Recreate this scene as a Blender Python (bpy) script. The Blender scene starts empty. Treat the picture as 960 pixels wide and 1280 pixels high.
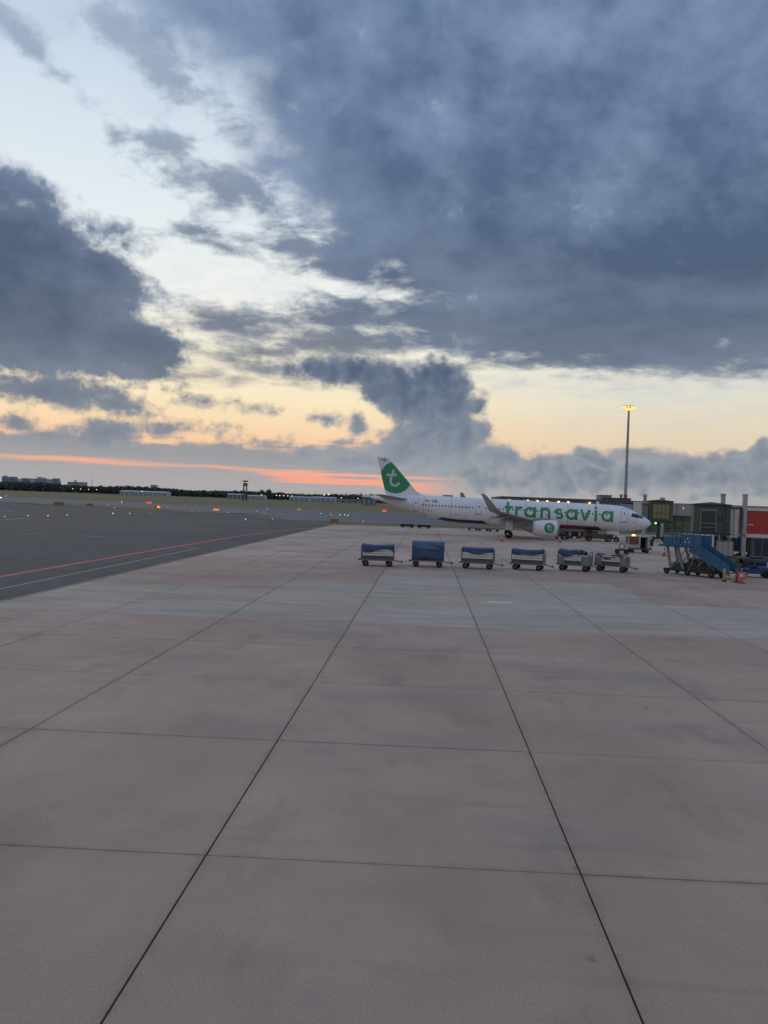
import bpy, bmesh, math, random
from mathutils import Vector, Matrix
S = bpy.context.scene
C = S.collection
R = math.radians
random.seed(7)

# ------------------------------------------------------------------ camera
FPX, EYE = 962.0, 5.0                      # focal length in photo pixels (960x1280), eye height
YAW, PITCH, ROLL = R(3.07), R(0.77), 0.0360
_f = Vector((-math.sin(YAW)*math.cos(PITCH), math.cos(YAW)*math.cos(PITCH), -math.sin(PITCH)))
_h = Vector((math.cos(YAW), math.sin(YAW), 0))
_v = _h.cross(_f)
_r = _h*math.cos(ROLL) + _v*math.sin(ROLL)
_u = -_h*math.sin(ROLL) + _v*math.cos(ROLL)
CAM = Vector((0, 0, EYE))
cam_data = bpy.data.cameras.new('camera')
cam_data.sensor_width = 36; cam_data.sensor_fit = 'AUTO'
cam_data.lens = FPX/1280*36
cam_data.clip_start = 0.1; cam_data.clip_end = 40000
cam = bpy.data.objects.new('camera', cam_data); C.objects.link(cam)
m = Matrix.Identity(4)
for i, vec in enumerate((_r, _u, -_f)):
    for j in range(3): m[j][i] = vec[j]
m.translation = CAM
cam.matrix_world = m
S.camera = cam

def ray(px, py): return _f + _r*((px-480)/FPX) - _u*((py-640)/FPX)
def G(px, py, z=0.0):                       # point of a level at height z seen at a photo pixel
    d = ray(px, py); t = (z-EYE)/d.z
    return CAM + d*t
def AT(px, py, dep): return CAM + ray(px, py)*dep

# ------------------------------------------------------------------ exposure
S.view_settings.view_transform = 'Standard'
S.view_settings.look = 'None'
S.view_settings.exposure = 0
S.view_settings.gamma = 1
S.cycles.use_denoising = True

def lin(c):
    return tuple(((x/255+0.055)/1.055)**2.4 if x > 10 else x/255/12.92 for x in c)

# ------------------------------------------------------------------ world: dusk sky with procedural clouds
W = bpy.data.worlds.new('World'); S.world = W; W.use_nodes = True
T = W.node_tree; T.nodes.clear()
SUN_EL, SUN_AZ = R(1.0), R(-26)
def nd(t, **k):
    n = T.nodes.new(t)
    for a, b in k.items(): setattr(n, a, b)
    return n
def put(sock, v):
    if v is None: return
    if hasattr(v, 'is_linked'): T.links.new(v, sock)
    else: sock.default_value = v
def M(op, a, b=None, c=None, clamp=False):
    n = nd('ShaderNodeMath', operation=op); n.use_clamp = clamp
    put(n.inputs[0], a); put(n.inputs[1], b); put(n.inputs[2], c)
    return n.outputs[0]
def SS(x, a, b, o0=0.0, o1=1.0):            # smooth step
    n = nd('ShaderNodeMapRange', interpolation_type='SMOOTHSTEP')
    put(n.inputs[0], x); put(n.inputs[1], a); put(n.inputs[2], b); put(n.inputs[3], o0); put(n.inputs[4], o1)
    return n.outputs[0]
def MIX(f, a, b):
    n = nd('ShaderNodeMix', data_type='RGBA'); put(n.inputs[0], f)
    for s, v in ((n.inputs[6], a), (n.inputs[7], b)):
        if isinstance(v, tuple): v = lin(v) + (1,)
        put(s, v)
    return n.outputs[2]
def RAMP(x, lo, hi, stops):
    k = nd('ShaderNodeMapRange'); put(k.inputs[0], x); put(k.inputs[1], lo); put(k.inputs[2], hi)
    n = nd('ShaderNodeValToRGB'); n.color_ramp.interpolation = 'EASE' if False else 'LINEAR'
    el = n.color_ramp.elements
    for i, (p, c) in enumerate(stops):
        e = el[i] if i < 2 else el.new((p-lo)/(hi-lo))
        e.position = (p-lo)/(hi-lo)
    for i, (p, c) in enumerate(stops):
        e = sorted(el, key=lambda q: q.position)[i]; e.color = lin(c) + (1,)
    T.links.new(k.outputs[0], n.inputs[0])
    return n.outputs[0]
geo = nd('ShaderNodeTexCoord')
nrm = nd('ShaderNodeVectorMath', operation='NORMALIZE'); T.links.new(geo.outputs['Generated'], nrm.inputs[0])
sep = nd('ShaderNodeSeparateXYZ'); T.links.new(nrm.outputs[0], sep.inputs[0])
X, Y, Z = sep.outputs
K = FPX/100                                  # unit: 100 photo pixels near the horizon
A = M('MULTIPLY', M('ARCTAN2', X, Y), K)     # azimuth
E = M('MULTIPLY', M('ARCSINE', Z), K)        # elevation
comb = nd('ShaderNodeCombineXYZ'); put(comb.inputs[0], A); put(comb.inputs[1], E)
AE = comb.outputs[0]
def ae(px, py):
    d = ray(px, py).normalized()
    return math.atan2(d.x, d.y)*K, math.asin(d.z)*K
def NOISE(scale, sy=1.0, off=(0, 0, 0), detail=9, rough=.56, rot=0.0, dist=0.0, lac=2.0, kind=None):
    mp = nd('ShaderNodeMapping', vector_type='POINT'); T.links.new(AE, mp.inputs[0])
    mp.inputs[1].default_value = off; mp.inputs[2].default_value = (0, 0, rot); mp.inputs[3].default_value = (scale, scale*sy, 1)
    n = nd('ShaderNodeTexNoise'); T.links.new(mp.outputs[0], n.inputs['Vector'])
    n.inputs['Scale'].default_value = 1; n.inputs['Detail'].default_value = detail
    n.inputs['Roughness'].default_value = rough; n.inputs['Distortion'].default_value = dist; n.inputs['Lacunarity'].default_value = lac
    return M('SUBTRACT', n.outputs[0], 0.5)
_zc = M('ADD', M('MAXIMUM', Z, 0.0), .13)
pc = nd('ShaderNodeCombineXYZ'); put(pc.inputs[0], M('DIVIDE', X, _zc)); put(pc.inputs[1], M('DIVIDE', Y, _zc))
PL = pc.outputs[0]
def PNOISE(scale, off=(0, 0, 0), detail=8, rough=.56, rot=0.0, dist=0.0, sx=1.0, sy=1.0):
    mp = nd('ShaderNodeMapping', vector_type='POINT'); T.links.new(PL, mp.inputs[0])
    mp.inputs[1].default_value = off; mp.inputs[2].default_value = (0, 0, rot); mp.inputs[3].default_value = (scale*sx, scale*sy, 1)
    n = nd('ShaderNodeTexNoise'); T.links.new(mp.outputs[0], n.inputs['Vector'])
    n.inputs['Scale'].default_value = 1; n.inputs['Detail'].default_value = detail
    n.inputs['Roughness'].default_value = rough; n.inputs['Distortion'].default_value = dist
    return M('SUBTRACT', n.outputs[0], 0.5)
def BLOB(px, py, rx, ry, rot=0):
    ca, ce = ae(px, py)
    mp = nd('ShaderNodeMapping', vector_type='TEXTURE'); T.links.new(AE, mp.inputs[0])
    mp.inputs[1].default_value = (ca, ce, 0); mp.inputs[2].default_value = (0, 0, R(rot+2)); mp.inputs[3].default_value = (rx/100, ry/100, 1)
    ln = nd('ShaderNodeVectorMath', operation='LENGTH'); T.links.new(mp.outputs[0], ln.inputs[0])
    k = min(rx, ry)/100
    return M('MULTIPLY_ADD', ln.outputs['Value'], -k, k)
def UNION(lst, k=.25):
    o = lst[0]
    for b in lst[1:]: o = M('SMOOTH_MAX', o, b, k)
    return o

# clear sky behind the clouds: warm at the horizon, pale blue above
sky = nd('ShaderNodeTexSky', sky_type='NISHITA'); sky.sun_disc = False
sky.sun_elevation = SUN_EL; sky.sun_rotation = SUN_AZ
sky.altitude = 0; sky.air_density = 1.0; sky.dust_density = 1.5
clearL = RAMP(E, -1, 12, [(-.2, (243, 150, 118)), (.30, (249, 174, 150)), (.42, (250, 186, 152)), (.75, (253, 217, 176)), (1.2, (255, 238, 200)),
                          (1.7, (255, 248, 224)), (2.3, (248, 249, 242)), (3.1, (236, 244, 248)), (4.3, (216, 230, 243)), (5.6, (184, 206, 230)), (9, (158, 182, 212)), (12, (150, 176, 210))])
clearR = RAMP(E, -1, 12, [(-.2, (226, 190, 168)), (.5, (232, 206, 180)), (.9, (233, 217, 191)), (1.3, (231, 227, 212)), (1.8, (224, 226, 218)),
                          (2.4, (212, 220, 218)), (4.0, (196, 211, 224)), (5.6, (172, 194, 218)), (9, (158, 182, 212)), (12, (150, 176, 210))])
clear = MIX(SS(A, -1.0, 3.2), clearL, clearR)

# noise fields
n_big = PNOISE(2.6, (3.1, 1.7, 0), 5, .5)
n_det = PNOISE(6.5, (9.3, 4.2, 2), 9, .62, dist=.2)
n_mid = NOISE(1.9, 1.3, (9.3, 4.2, 2), 6, .55, rot=R(-5), dist=.15)
n_puff = M('ABSOLUTE', NOISE(2.1, 1.15, (5.3, 2.2, 3), 1.6, .5, dist=.25))
n_puf2 = M('ABSOLUTE', NOISE(5.2, 1.1, (1.7, 7.4, 6), 2.5, .55, dist=.2))
n_puf3 = M('ABSOLUTE', NOISE(2.1, 1.15, (5.3+.16, 2.2-.12, 3), 1.6, .5, dist=.25))
n_lump = NOISE(.95, 1.25, (2.7, 5.9, 1), 7, .56, rot=R(38), dist=.12)
n_streak = NOISE(.8, 7.0, (1.2, 8.8, 5), 7, .55)
n_band = NOISE(.55, 26.0, (4.2, 3.3, 6), 4, .5)
n_tone = PNOISE(2.0, (7.7, 2.9, 8), 7, .52, rot=R(35), dist=.6, sx=.8, sy=1.5)
n_fine = NOISE(4.5, 1.15, (2.2, 6.1, 4), 6, .6)

# upper clouds: soft deck on the right, dark mass on the left
up = UNION([BLOB(860, 60, 560, 260, 0), BLOB(800, 260, 330, 150, -12), BLOB(850, 392, 330, 64, -2), BLOB(590, 215, 190, 130, -30), BLOB(340, 10, 210, 80, -8),
            BLOB(420, 130, 150, 100, -35), BLOB(430, 240, 110, 50, -30), BLOB(560, 320, 120, 50, -20), BLOB(490, 346, 90, 26, -12), BLOB(560, 395, 150, 30, -3), BLOB(640, 424, 130, 26, -4)], .10)
mass = UNION([BLOB(-10, 310, 122, 98, -32), BLOB(40, 385, 136, 66, -6), BLOB(150, 424, 96, 42, -22), BLOB(140, 288, 82, 18, -18), BLOB(130, 350, 66, 44, -30), BLOB(60, 440, 120, 30, -2)], .12)
wisp = UNION([BLOB(285, 236, 75, 20, -8), BLOB(365, 304, 65, 15, 0), BLOB(440, 305, 40, 20, 0), BLOB(410, 332, 60, 13, -4), BLOB(290, 404, 76, 17, -5), BLOB(420, 398, 90, 18, 4), BLOB(430, 428, 95, 20, 0),
              BLOB(205, 182, 32, 12, 0), BLOB(146, 166, 12, 9, 0), BLOB(300, 452, 70, 9, -12), BLOB(340, 440, 50, 10, 0), BLOB(210, 90, 90, 18, -30), BLOB(35, 55, 60, 4, -35), BLOB(250, 290, 26, 8, 0), BLOB(270, 470, 40, 5, 0), BLOB(700, 450, 130, 6, 0), BLOB(930, 462, 80, 6, -2)], .10)
# sky out of the frame goes on as broken cloud
out = M('MULTIPLY_ADD', n_big, 5.0, M('SUBTRACT', M('MULTIPLY', SS(Y, .74, .45), 2.9), 2.7))
hi = M('MULTIPLY_ADD', SS(E, 6.2, 8), 2.4, -2.3)
out = M('MAXIMUM', out, M('MULTIPLY_ADD', n_big, 3.0, hi))
fU = M('MAXIMUM', up, out)
amp = SS(E, .9, 4.2, .36, 1.0)
dU = M('MULTIPLY', amp, M('ADD', M('ADD', M('MULTIPLY', n_big, .75), M('MULTIPLY_ADD', n_lump, .6, M('MULTIPLY', n_det, .85))), M('MULTIPLY', n_fine, .16)))
vU = M('ADD', fU, dU)
dW = M('ADD', M('MULTIPLY', amp, M('ADD', M('MULTIPLY', n_det, .95), M('MULTIPLY', n_fine, .2))), .02)
vW = M('ADD', wisp, dW)
soft = SS(E, 1.6, 4.8, .10, .22)
mU = SS(vU, M('MULTIPLY', soft, -1), M('MULTIPLY', soft, SS(E, 2.5, 4.5, 1.25, 2.6)))
hole = M('MULTIPLY', SS(M('ADD', M('MULTIPLY_ADD', n_lump, .55, M('MULTIPLY', n_mid, .5)), M('MULTIPLY', n_fine, .35)), .10, .30), SS(vU, 2.2, .3, .08, .6))
mU = M('MULTIPLY', mU, M('SUBTRACT', 1, hole))
mW = M('MULTIPLY', SS(vW, -.10, .16), SS(E, 5.2, 2.6, .55, .9))
veil = M('MULTIPLY', M('MULTIPLY', SS(M('ADD', vU, M('MULTIPLY', n_big, 1.2)), -.75, .05), SS(n_det, -.18, .22)), .5)

# low crisp clouds: tower, strips on the left, bank over the right horizon
tower = UNION([BLOB(546, 500, 50, 58, -8), BLOB(578, 508, 36, 20, 0), BLOB(553, 548, 60, 50, 0), BLOB(430, 466, 120, 21, -5), BLOB(500, 490, 70, 36, -28), BLOB(515, 560, 60, 30, 0),
               BLOB(408, 524, 30, 11, -8), BLOB(446, 530, 13, 18, 0), BLOB(470, 575, 70, 20, 0), BLOB(400, 568, 50, 11, 0), BLOB(620, 575, 50, 26, -15)], .10)
left = UNION([BLOB(66, 489, 84, 21, -5), BLOB(145, 504, 46, 14, -12), BLOB(18, 529, 28, 14, 0), BLOB(130, 540, 46, 17, 8), BLOB(210, 537, 52, 10, 2),
              BLOB(258, 502, 36, 6, -4), BLOB(310, 511, 22, 6, -8), BLOB(60, 545, 26, 5, 0), BLOB(330, 553, 40, 5, 0)], .07)
bank = UNION([BLOB(700, 592, 110, 32, 2), BLOB(820, 592, 160, 28, 2), BLOB(960, 590, 170, 34, 0), BLOB(620, 595, 70, 26, 0), BLOB(720, 572, 40, 14, 0), BLOB(1150, 590, 200, 45, 0)], .10)
dL = M('ADD', M('ADD', M('ADD', M('MULTIPLY', n_puff, .30), M('MULTIPLY', n_mid, .16)), M('MULTIPLY', n_puf2, .22)), M('MULTIPLY_ADD', n_fine, .20, -.06))
dF = M('ADD', M('ADD', M('MULTIPLY', n_mid, .30), M('MULTIPLY', n_fine, .24)), M('MULTIPLY', n_puf2, .2))
n_mass = NOISE(1.15, 1.25, (6.3, 1.1, 7), 9, .60, rot=R(-12), dist=.2)
vM = M('ADD', mass, M('ADD', M('MULTIPLY', n_mass, .85), M('ADD', M('MULTIPLY', n_puf2, .28), M('MULTIPLY_ADD', n_fine, .20, -.03))))
mM = SS(vM, -.06, SS(E, 1.5, 3.6, .12, .22))
holeM = M('MULTIPLY', SS(M('ADD', M('MULTIPLY', n_mass, .6), n_mid), .14, .34), SS(vM, .9, .2, .0, .6))
mM = M('MULTIPLY', mM, M('SUBTRACT', 1, M('MULTIPLY', holeM, SS(E, 1.9, 2.8))))
vT = M('ADD', tower, dL)
mT = SS(vT, -.05, .09)
vL = M('ADD', left, dF)
mL = SS(vL, -.05, .10)
vB = M('ADD', bank, M('MULTIPLY_ADD', n_puff, .42, M('MULTIPLY_ADD', dL, .9, -.045)))
mB = SS(vB, -.03, .07)

# flat layer along the horizon with a long glowing gap on the sunset side
topE = M('MULTIPLY_ADD', n_mid, .55, .74)
hl = SS(M('ADD', E, M('MULTIPLY', n_streak, .35)), topE, M('SUBTRACT', topE, .14))
slope = M('MULTIPLY_ADD', A, -.012, .315)
thick = M('MULTIPLY', SS(A, -2.6, .6, .022, .10), 1)
gap = M('SUBTRACT', thick, M('ABSOLUTE', M('SUBTRACT', M('ADD', E, M('MULTIPLY', n_streak, .13)), M('SUBTRACT', slope, SS(A, -2.8, .2, 0, .12)))))
gap = M('MULTIPLY', SS(M('ADD', gap, M('MULTIPLY', n_band, SS(A, -3.2, -.8, .10, .75))), -.03, .05), SS(A, .55, -.35))
gap2 = M('MULTIPLY', SS(M('MULTIPLY_ADD', n_streak, 1.0, M('MULTIPLY', M('ABSOLUTE', M('SUBTRACT', E, .72)), -1.0)), -.08, .10), SS(A, 0.4, -1.0))
mH = M('MULTIPLY', hl, M('SUBTRACT', 1, M('MAXIMUM', gap, M('MULTIPLY', gap2, .8))))
mH = M('MULTIPLY', mH, .95)

# cloud colours
dark = RAMP(E, -1, 12, [(0, (134, 145, 158)), (.5, (122, 133, 148)), (1.0, (100, 116, 136)), (1.6, (80, 96, 120)), (2.3, (70, 87, 113)), (3.4, (76, 95, 125)), (4.6, (86, 107, 140)), (5.8, (94, 116, 150)), (9, (108, 124, 150)), (12, (112, 126, 150))])
lite = RAMP(E, -1, 12, [(0, (172, 172, 174)), (.6, (152, 157, 166)), (1.2, (132, 141, 156)), (2.0, (120, 133, 154)), (3.4, (128, 146, 174)), (5.0, (142, 161, 192)), (12, (140, 158, 188))])
toneU = M('ADD', M('ADD', M('MULTIPLY', n_tone, .7), M('MULTIPLY', n_lump, SS(E, 1.8, 3.4, .8, 2.1))), M('ADD', M('ADD', M('MULTIPLY', n_det, .8), M('MULTIPLY', n_fine, .25)), SS(vU, .0, .9, .62, SS(E, 2.0, 4.5, .10, .27))), clamp=True)
cU = MIX(toneU, dark, lite)
cW = MIX(M('MULTIPLY_ADD', n_det, 1.6, .42, clamp=True), dark, lite)
emb = M('ADD', M('MULTIPLY', M('SUBTRACT', n_puf3, n_puff), 1.5), M('MULTIPLY_ADD', n_puf2, .9, -.10))
toneT = M('ADD', M('ADD', M('MULTIPLY', n_mid, 1.0), M('MULTIPLY', emb, 1.5)), M('ADD', SS(vT, .20, .0, .0, .42), SS(E, 1.7, .3, .30, .70)), clamp=True)
cT = MIX(toneT, dark, lite)
toneB = M('ADD', M('ADD', M('MULTIPLY', n_mid, 1.1), M('MULTIPLY', emb, 1.9)), SS(vB, .2, .0, .36, .85), clamp=True)
cB = MIX(toneB, (122, 133, 147), (160, 164, 170))
cH = MIX(SS(E, .10, .62), (168, 171, 174), (140, 149, 158))
cH = MIX(M('MULTIPLY_ADD', n_streak, 1.2, .3, clamp=True), cH, (166, 165, 165))

col = clear
col = MIX(mH, col, cH)
col = MIX(M('MULTIPLY', mB, .96), col, cB)
col = MIX(M('MULTIPLY', mL, .95), col, MIX(M('ADD', M('MULTIPLY', n_mid, 1.5), SS(vL, .22, .0, .15, .62), clamp=True), dark, lite))
col = MIX(veil, col, (190, 203, 220))
col = MIX(mW, col, cW)
toneM = M('ADD', M('ADD', M('MULTIPLY', n_mass, 1.3), M('MULTIPLY_ADD', n_lump, .7, M('MULTIPLY', n_mid, .7))), SS(vM, .0, .45, .62, .12), clamp=True)
col = MIX(M('MULTIPLY', mM, .97), col, MIX(toneM, dark, lite))
col = MIX(mT, col, cT)
col = MIX(M('MULTIPLY', mU, .97), col, cU)
cloud_all = M('MAXIMUM', M('MAXIMUM', M('MAXIMUM', mU, mM), mT), M('MAXIMUM', mL, M('MAXIMUM', mB, mH)))
# below the horizon the sky is never seen: a plain dim tone
col = MIX(SS(Z, -.002, -.02), col, (60, 62, 64))
bg1 = nd('ShaderNodeBackground'); T.links.new(col, bg1.inputs[0]); bg1.inputs[1].default_value = 1.0
bg2 = nd('ShaderNodeBackground'); T.links.new(sky.outputs[0], bg2.inputs[0]); bg2.inputs[1].default_value = 0.05
thin = nd('ShaderNodeMixShader'); put(thin.inputs[0], M('MULTIPLY_ADD', cloud_all, .06, .94)); T.links.new(bg2.outputs[0], thin.inputs[1]); T.links.new(bg1.outputs[0], thin.inputs[2])
wo = nd('ShaderNodeOutputWorld'); T.links.new(bg1.outputs[0], wo.inputs[0])
T.links.new(thin.outputs[0], wo.inputs[0])

# the last of the sun, spread by the clouds
sun_d = bpy.data.lights.new('sun', 'SUN'); sun_d.energy = 0.12; sun_d.angle = R(25); sun_d.color = (1, .72, .5)
sun = bpy.data.objects.new('sun', sun_d); C.objects.link(sun)
sun.rotation_euler = Vector((math.sin(SUN_AZ)*math.cos(R(8)), math.cos(SUN_AZ)*math.cos(R(8)), math.sin(R(8)))).to_track_quat('Z', 'Y').to_euler()

# ------------------------------------------------------------------ helpers
def mat(name, c, rough=.6, metal=0.0, var=.12, vscale=2.0, emit=None, bump=0.0, bscale=8.0, spec=.5, streak=0.0):
    """procedural material: base colour varied by noise, optional relief, rain streaks, emission"""
    m_ = bpy.data.materials.new(name); m_.use_nodes = True
    t = m_.node_tree; b = t.nodes['Principled BSDF']; L = t.links.new
    c = lin(c)
    b.inputs['Roughness'].default_value = rough; b.inputs['Metallic'].default_value = metal
    b.inputs['Specular IOR Level'].default_value = spec
    tc = t.nodes.new('ShaderNodeTexCoord')
    n = t.nodes.new('ShaderNodeTexNoise'); n.inputs['Scale'].default_value = vscale; n.inputs['Detail'].default_value = 6
    n.inputs['Roughness'].default_value = .62
    L(tc.outputs['Object'], n.inputs['Vector'])
    r_ = t.nodes.new('ShaderNodeMapRange'); r_.inputs[1].default_value = .3; r_.inputs[2].default_value = .7
    L(n.outputs[0], r_.inputs[0])
    mx = t.nodes.new('ShaderNodeMix'); mx.data_type = 'RGBA'; L(r_.outputs[0], mx.inputs[0])
    mx.inputs[6].default_value = tuple(max(0, x*(1-var)) for x in c) + (1,)
    mx.inputs[7].default_value = tuple(min(1, x*(1+var)) for x in c) + (1,)
    last = mx.outputs[2]
    if streak:
        mp = t.nodes.new('ShaderNodeMapping'); mp.inputs[3].default_value = (3, 3, .25); L(tc.outputs['Object'], mp.inputs[0])
        n2 = t.nodes.new('ShaderNodeTexNoise'); n2.inputs['Scale'].default_value = 1.5; n2.inputs['Detail'].default_value = 5; L(mp.outputs[0], n2.inputs['Vector'])
        r2 = t.nodes.new('ShaderNodeMapRange'); r2.inputs[1].default_value = .48; r2.inputs[2].default_value = .75; r2.inputs[4].default_value = streak
        L(n2.outputs[0], r2.inputs[0])
        m2 = t.nodes.new('ShaderNodeMix'); m2.data_type = 'RGBA'; L(r2.outputs[0], m2.inputs[0]); L(last, m2.inputs[6])
        m2.inputs[7].default_value = tuple(x*.35+.01 for x in c) + (1,); last = m2.outputs[2]
    L(last, b.inputs['Base Color'])
    if bump:
        nb = t.nodes.new('ShaderNodeTexNoise'); nb.inputs['Scale'].default_value = bscale; nb.inputs['Detail'].default_value = 5; L(tc.outputs['Object'], nb.inputs['Vector'])
        bp = t.nodes.new('ShaderNodeBump'); bp.inputs['Strength'].default_value = bump; bp.inputs['Distance'].default_value = .02
        L(nb.outputs[0], bp.inputs['Height']); L(bp.outputs[0], b.inputs['Normal'])
    if emit:
        ec, es = emit
        b.inputs['Emission Color'].default_value = lin(ec) + (1,); b.inputs['Emission Strength'].default_value = es
        m_.cycles.emission_sampling = 'NONE'
    return m_

class MB:
    """collects shapes into one mesh"""
    def __init__(self): self.v = []; self.f = []; self.sm = []
    def add(self, vs, fs, smooth=False):
        o = len(self.v); self.v += [tuple(p) for p in vs]
        self.f += [tuple(i+o for i in q) for q in fs]; self.sm += [smooth]*len(fs); return self
    def box(self, x0, x1, y0, y1, z0, z1, M_=None):
        vs = [Vector((x, y, z)) for z in (z0, z1) for y in (y0, y1) for x in (x0, x1)]
        if M_ is not None: vs = [M_ @ p for p in vs]
        return self.add(vs, [(0, 2, 3, 1), (4, 5, 7, 6), (0, 1, 5, 4), (2, 6, 7, 3), (0, 4, 6, 2), (1, 3, 7, 5)])
    def bar(self, a, b, w, h=None):
        a = Vector(a); b = Vector(b); d = b-a; l = d.length; h = h or w
        q = d.to_track_quat('Z', 'Y').to_matrix().to_4x4(); q.translation = a
        return self.box(-w/2, w/2, -h/2, h/2, 0, l, q)
    def tube(self, a, b, r0, r1=None, n=12, caps=True, smooth=True):
        a = Vector(a); b = Vector(b); r1 = r0 if r1 is None else r1
        q = (b-a).to_track_quat('Z', 'Y').to_matrix()
        vs = []
        for c, r_ in ((a, r0), (b, r1)):
            vs += [c + q @ Vector((r_*math.cos(2*math.pi*i/n), r_*math.sin(2*math.pi*i/n), 0)) for i in range(n)]
        self.add(vs, [(i, (i+1) % n, n+(i+1) % n, n+i) for i in range(n)], smooth)
        if caps: self.add(vs[:n], [tuple(range(n-1, -1, -1))]); self.add(vs[n:], [tuple(range(n))])
        return self
    def loft(self, rings, closed=True, cap0=False, cap1=False, smooth=True):
        n = len(rings[0]); vs = [p for r_ in rings for p in r_]; fs = []
        for k in range(len(rings)-1):
            for i in range(n if closed else n-1):
                j = (i+1) % n
                fs.append((k*n+i, k*n+j, (k+1)*n+j, (k+1)*n+i))
        self.add(vs, fs, smooth)
        if cap0: self.add(rings[0], [tuple(range(n-1, -1, -1))])
        if cap1: self.add(rings[-1], [tuple(range(n))])
        return self
    def lathe(self, prof, axis_o, axis_d, n=24, smooth=True):
        """prof: list of (distance along axis, radius)"""
        o = Vector(axis_o); d = Vector(axis_d).normalized(); q = d.to_track_quat('Z', 'Y').to_matrix()
        rings = [[o + d*t + q @ Vector((r_*math.cos(2*math.pi*i/n), r_*math.sin(2*math.pi*i/n), 0)) for i in range(n)] for t, r_ in prof]
        return self.loft(rings, smooth=smooth)
    def prism(self, pts, z0, z1):
        n = len(pts); b = [(x, y, z0) for x, y in pts]; t = [(x, y, z1) for x, y in pts]
        self.add(b+t, [tuple(range(n-1, -1, -1)), tuple(range(n, 2*n))] + [(i, (i+1) % n, n+(i+1) % n, n+i) for i in range(n)])
        return self
    def mesh(self, name, m_=None):
        me = bpy.data.meshes.new(name); me.from_pydata(self.v, [], self.f)
        me.polygons.foreach_set('use_smooth', self.sm)
        if m_: me.materials.append(m_)
        me.update(); return me
    def build(self, name, m_, parent=None, fix=False):
        me = self.mesh(name, m_)
        if fix:
            b = bmesh.new(); b.from_mesh(me); bmesh.ops.recalc_face_normals(b, faces=b.faces); b.to_mesh(me); b.free()
        return place(name, me, parent)
def place(name, me, parent=None, loc=None):
    o = bpy.data.objects.new(name, me); C.objects.link(o)
    if parent is not None: o.parent = parent
    if loc is not None: o.location = loc
    return o
def tag(o, label=None, cat=None, group=None, kind=None):
    if label: o['label'] = label
    if cat: o['category'] = cat
    if group: o['group'] = group
    if kind: o['kind'] = kind
    return o
def thing(name, label, cat, loc=(0, 0, 0), rz=0.0, group=None):
    o = bpy.data.objects.new(name, None); C.objects.link(o); o.location = loc; o.rotation_euler = (0, 0, rz)
    o.empty_display_size = .3
    return tag(o, label, cat, group)
KIDS = {}
def copy_tree(o, parent=None):
    c = o.copy(); C.objects.link(c)
    if parent is not None: c.parent = parent
    for ch in [q for q in o.children]: copy_tree(ch, c)
    return c
def sheet(name, pts, z, m_, kind='structure', parent=None):
    b = MB(); b.add([(p[0], p[1], z) for p in pts], [tuple(range(len(pts)))])
    o = b.build(name, m_, parent)
    if kind: o['kind'] = kind
    return o
def ribbon(name, line, w, z, m_, closed=False, kind='structure'):
    """painted line on a surface"""
    b = MB(); P_ = [Vector((p[0], p[1], 0)) for p in line]
    L_, R_ = [], []
    for i, p in enumerate(P_):
        a = P_[max(0, i-1)]; c = P_[min(len(P_)-1, i+1)]
        t = (c-a).normalized(); n = Vector((-t.y, t.x, 0))
        L_.append((p+n*w/2)[:2] + (z,)); R_.append((p-n*w/2)[:2] + (z,))
    n = len(P_); b.add(L_+R_, [(n+i, n+i+1, i+1, i) for i in range(n-1)])
    o = b.build(name, m_); o['kind'] = kind; return o

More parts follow.
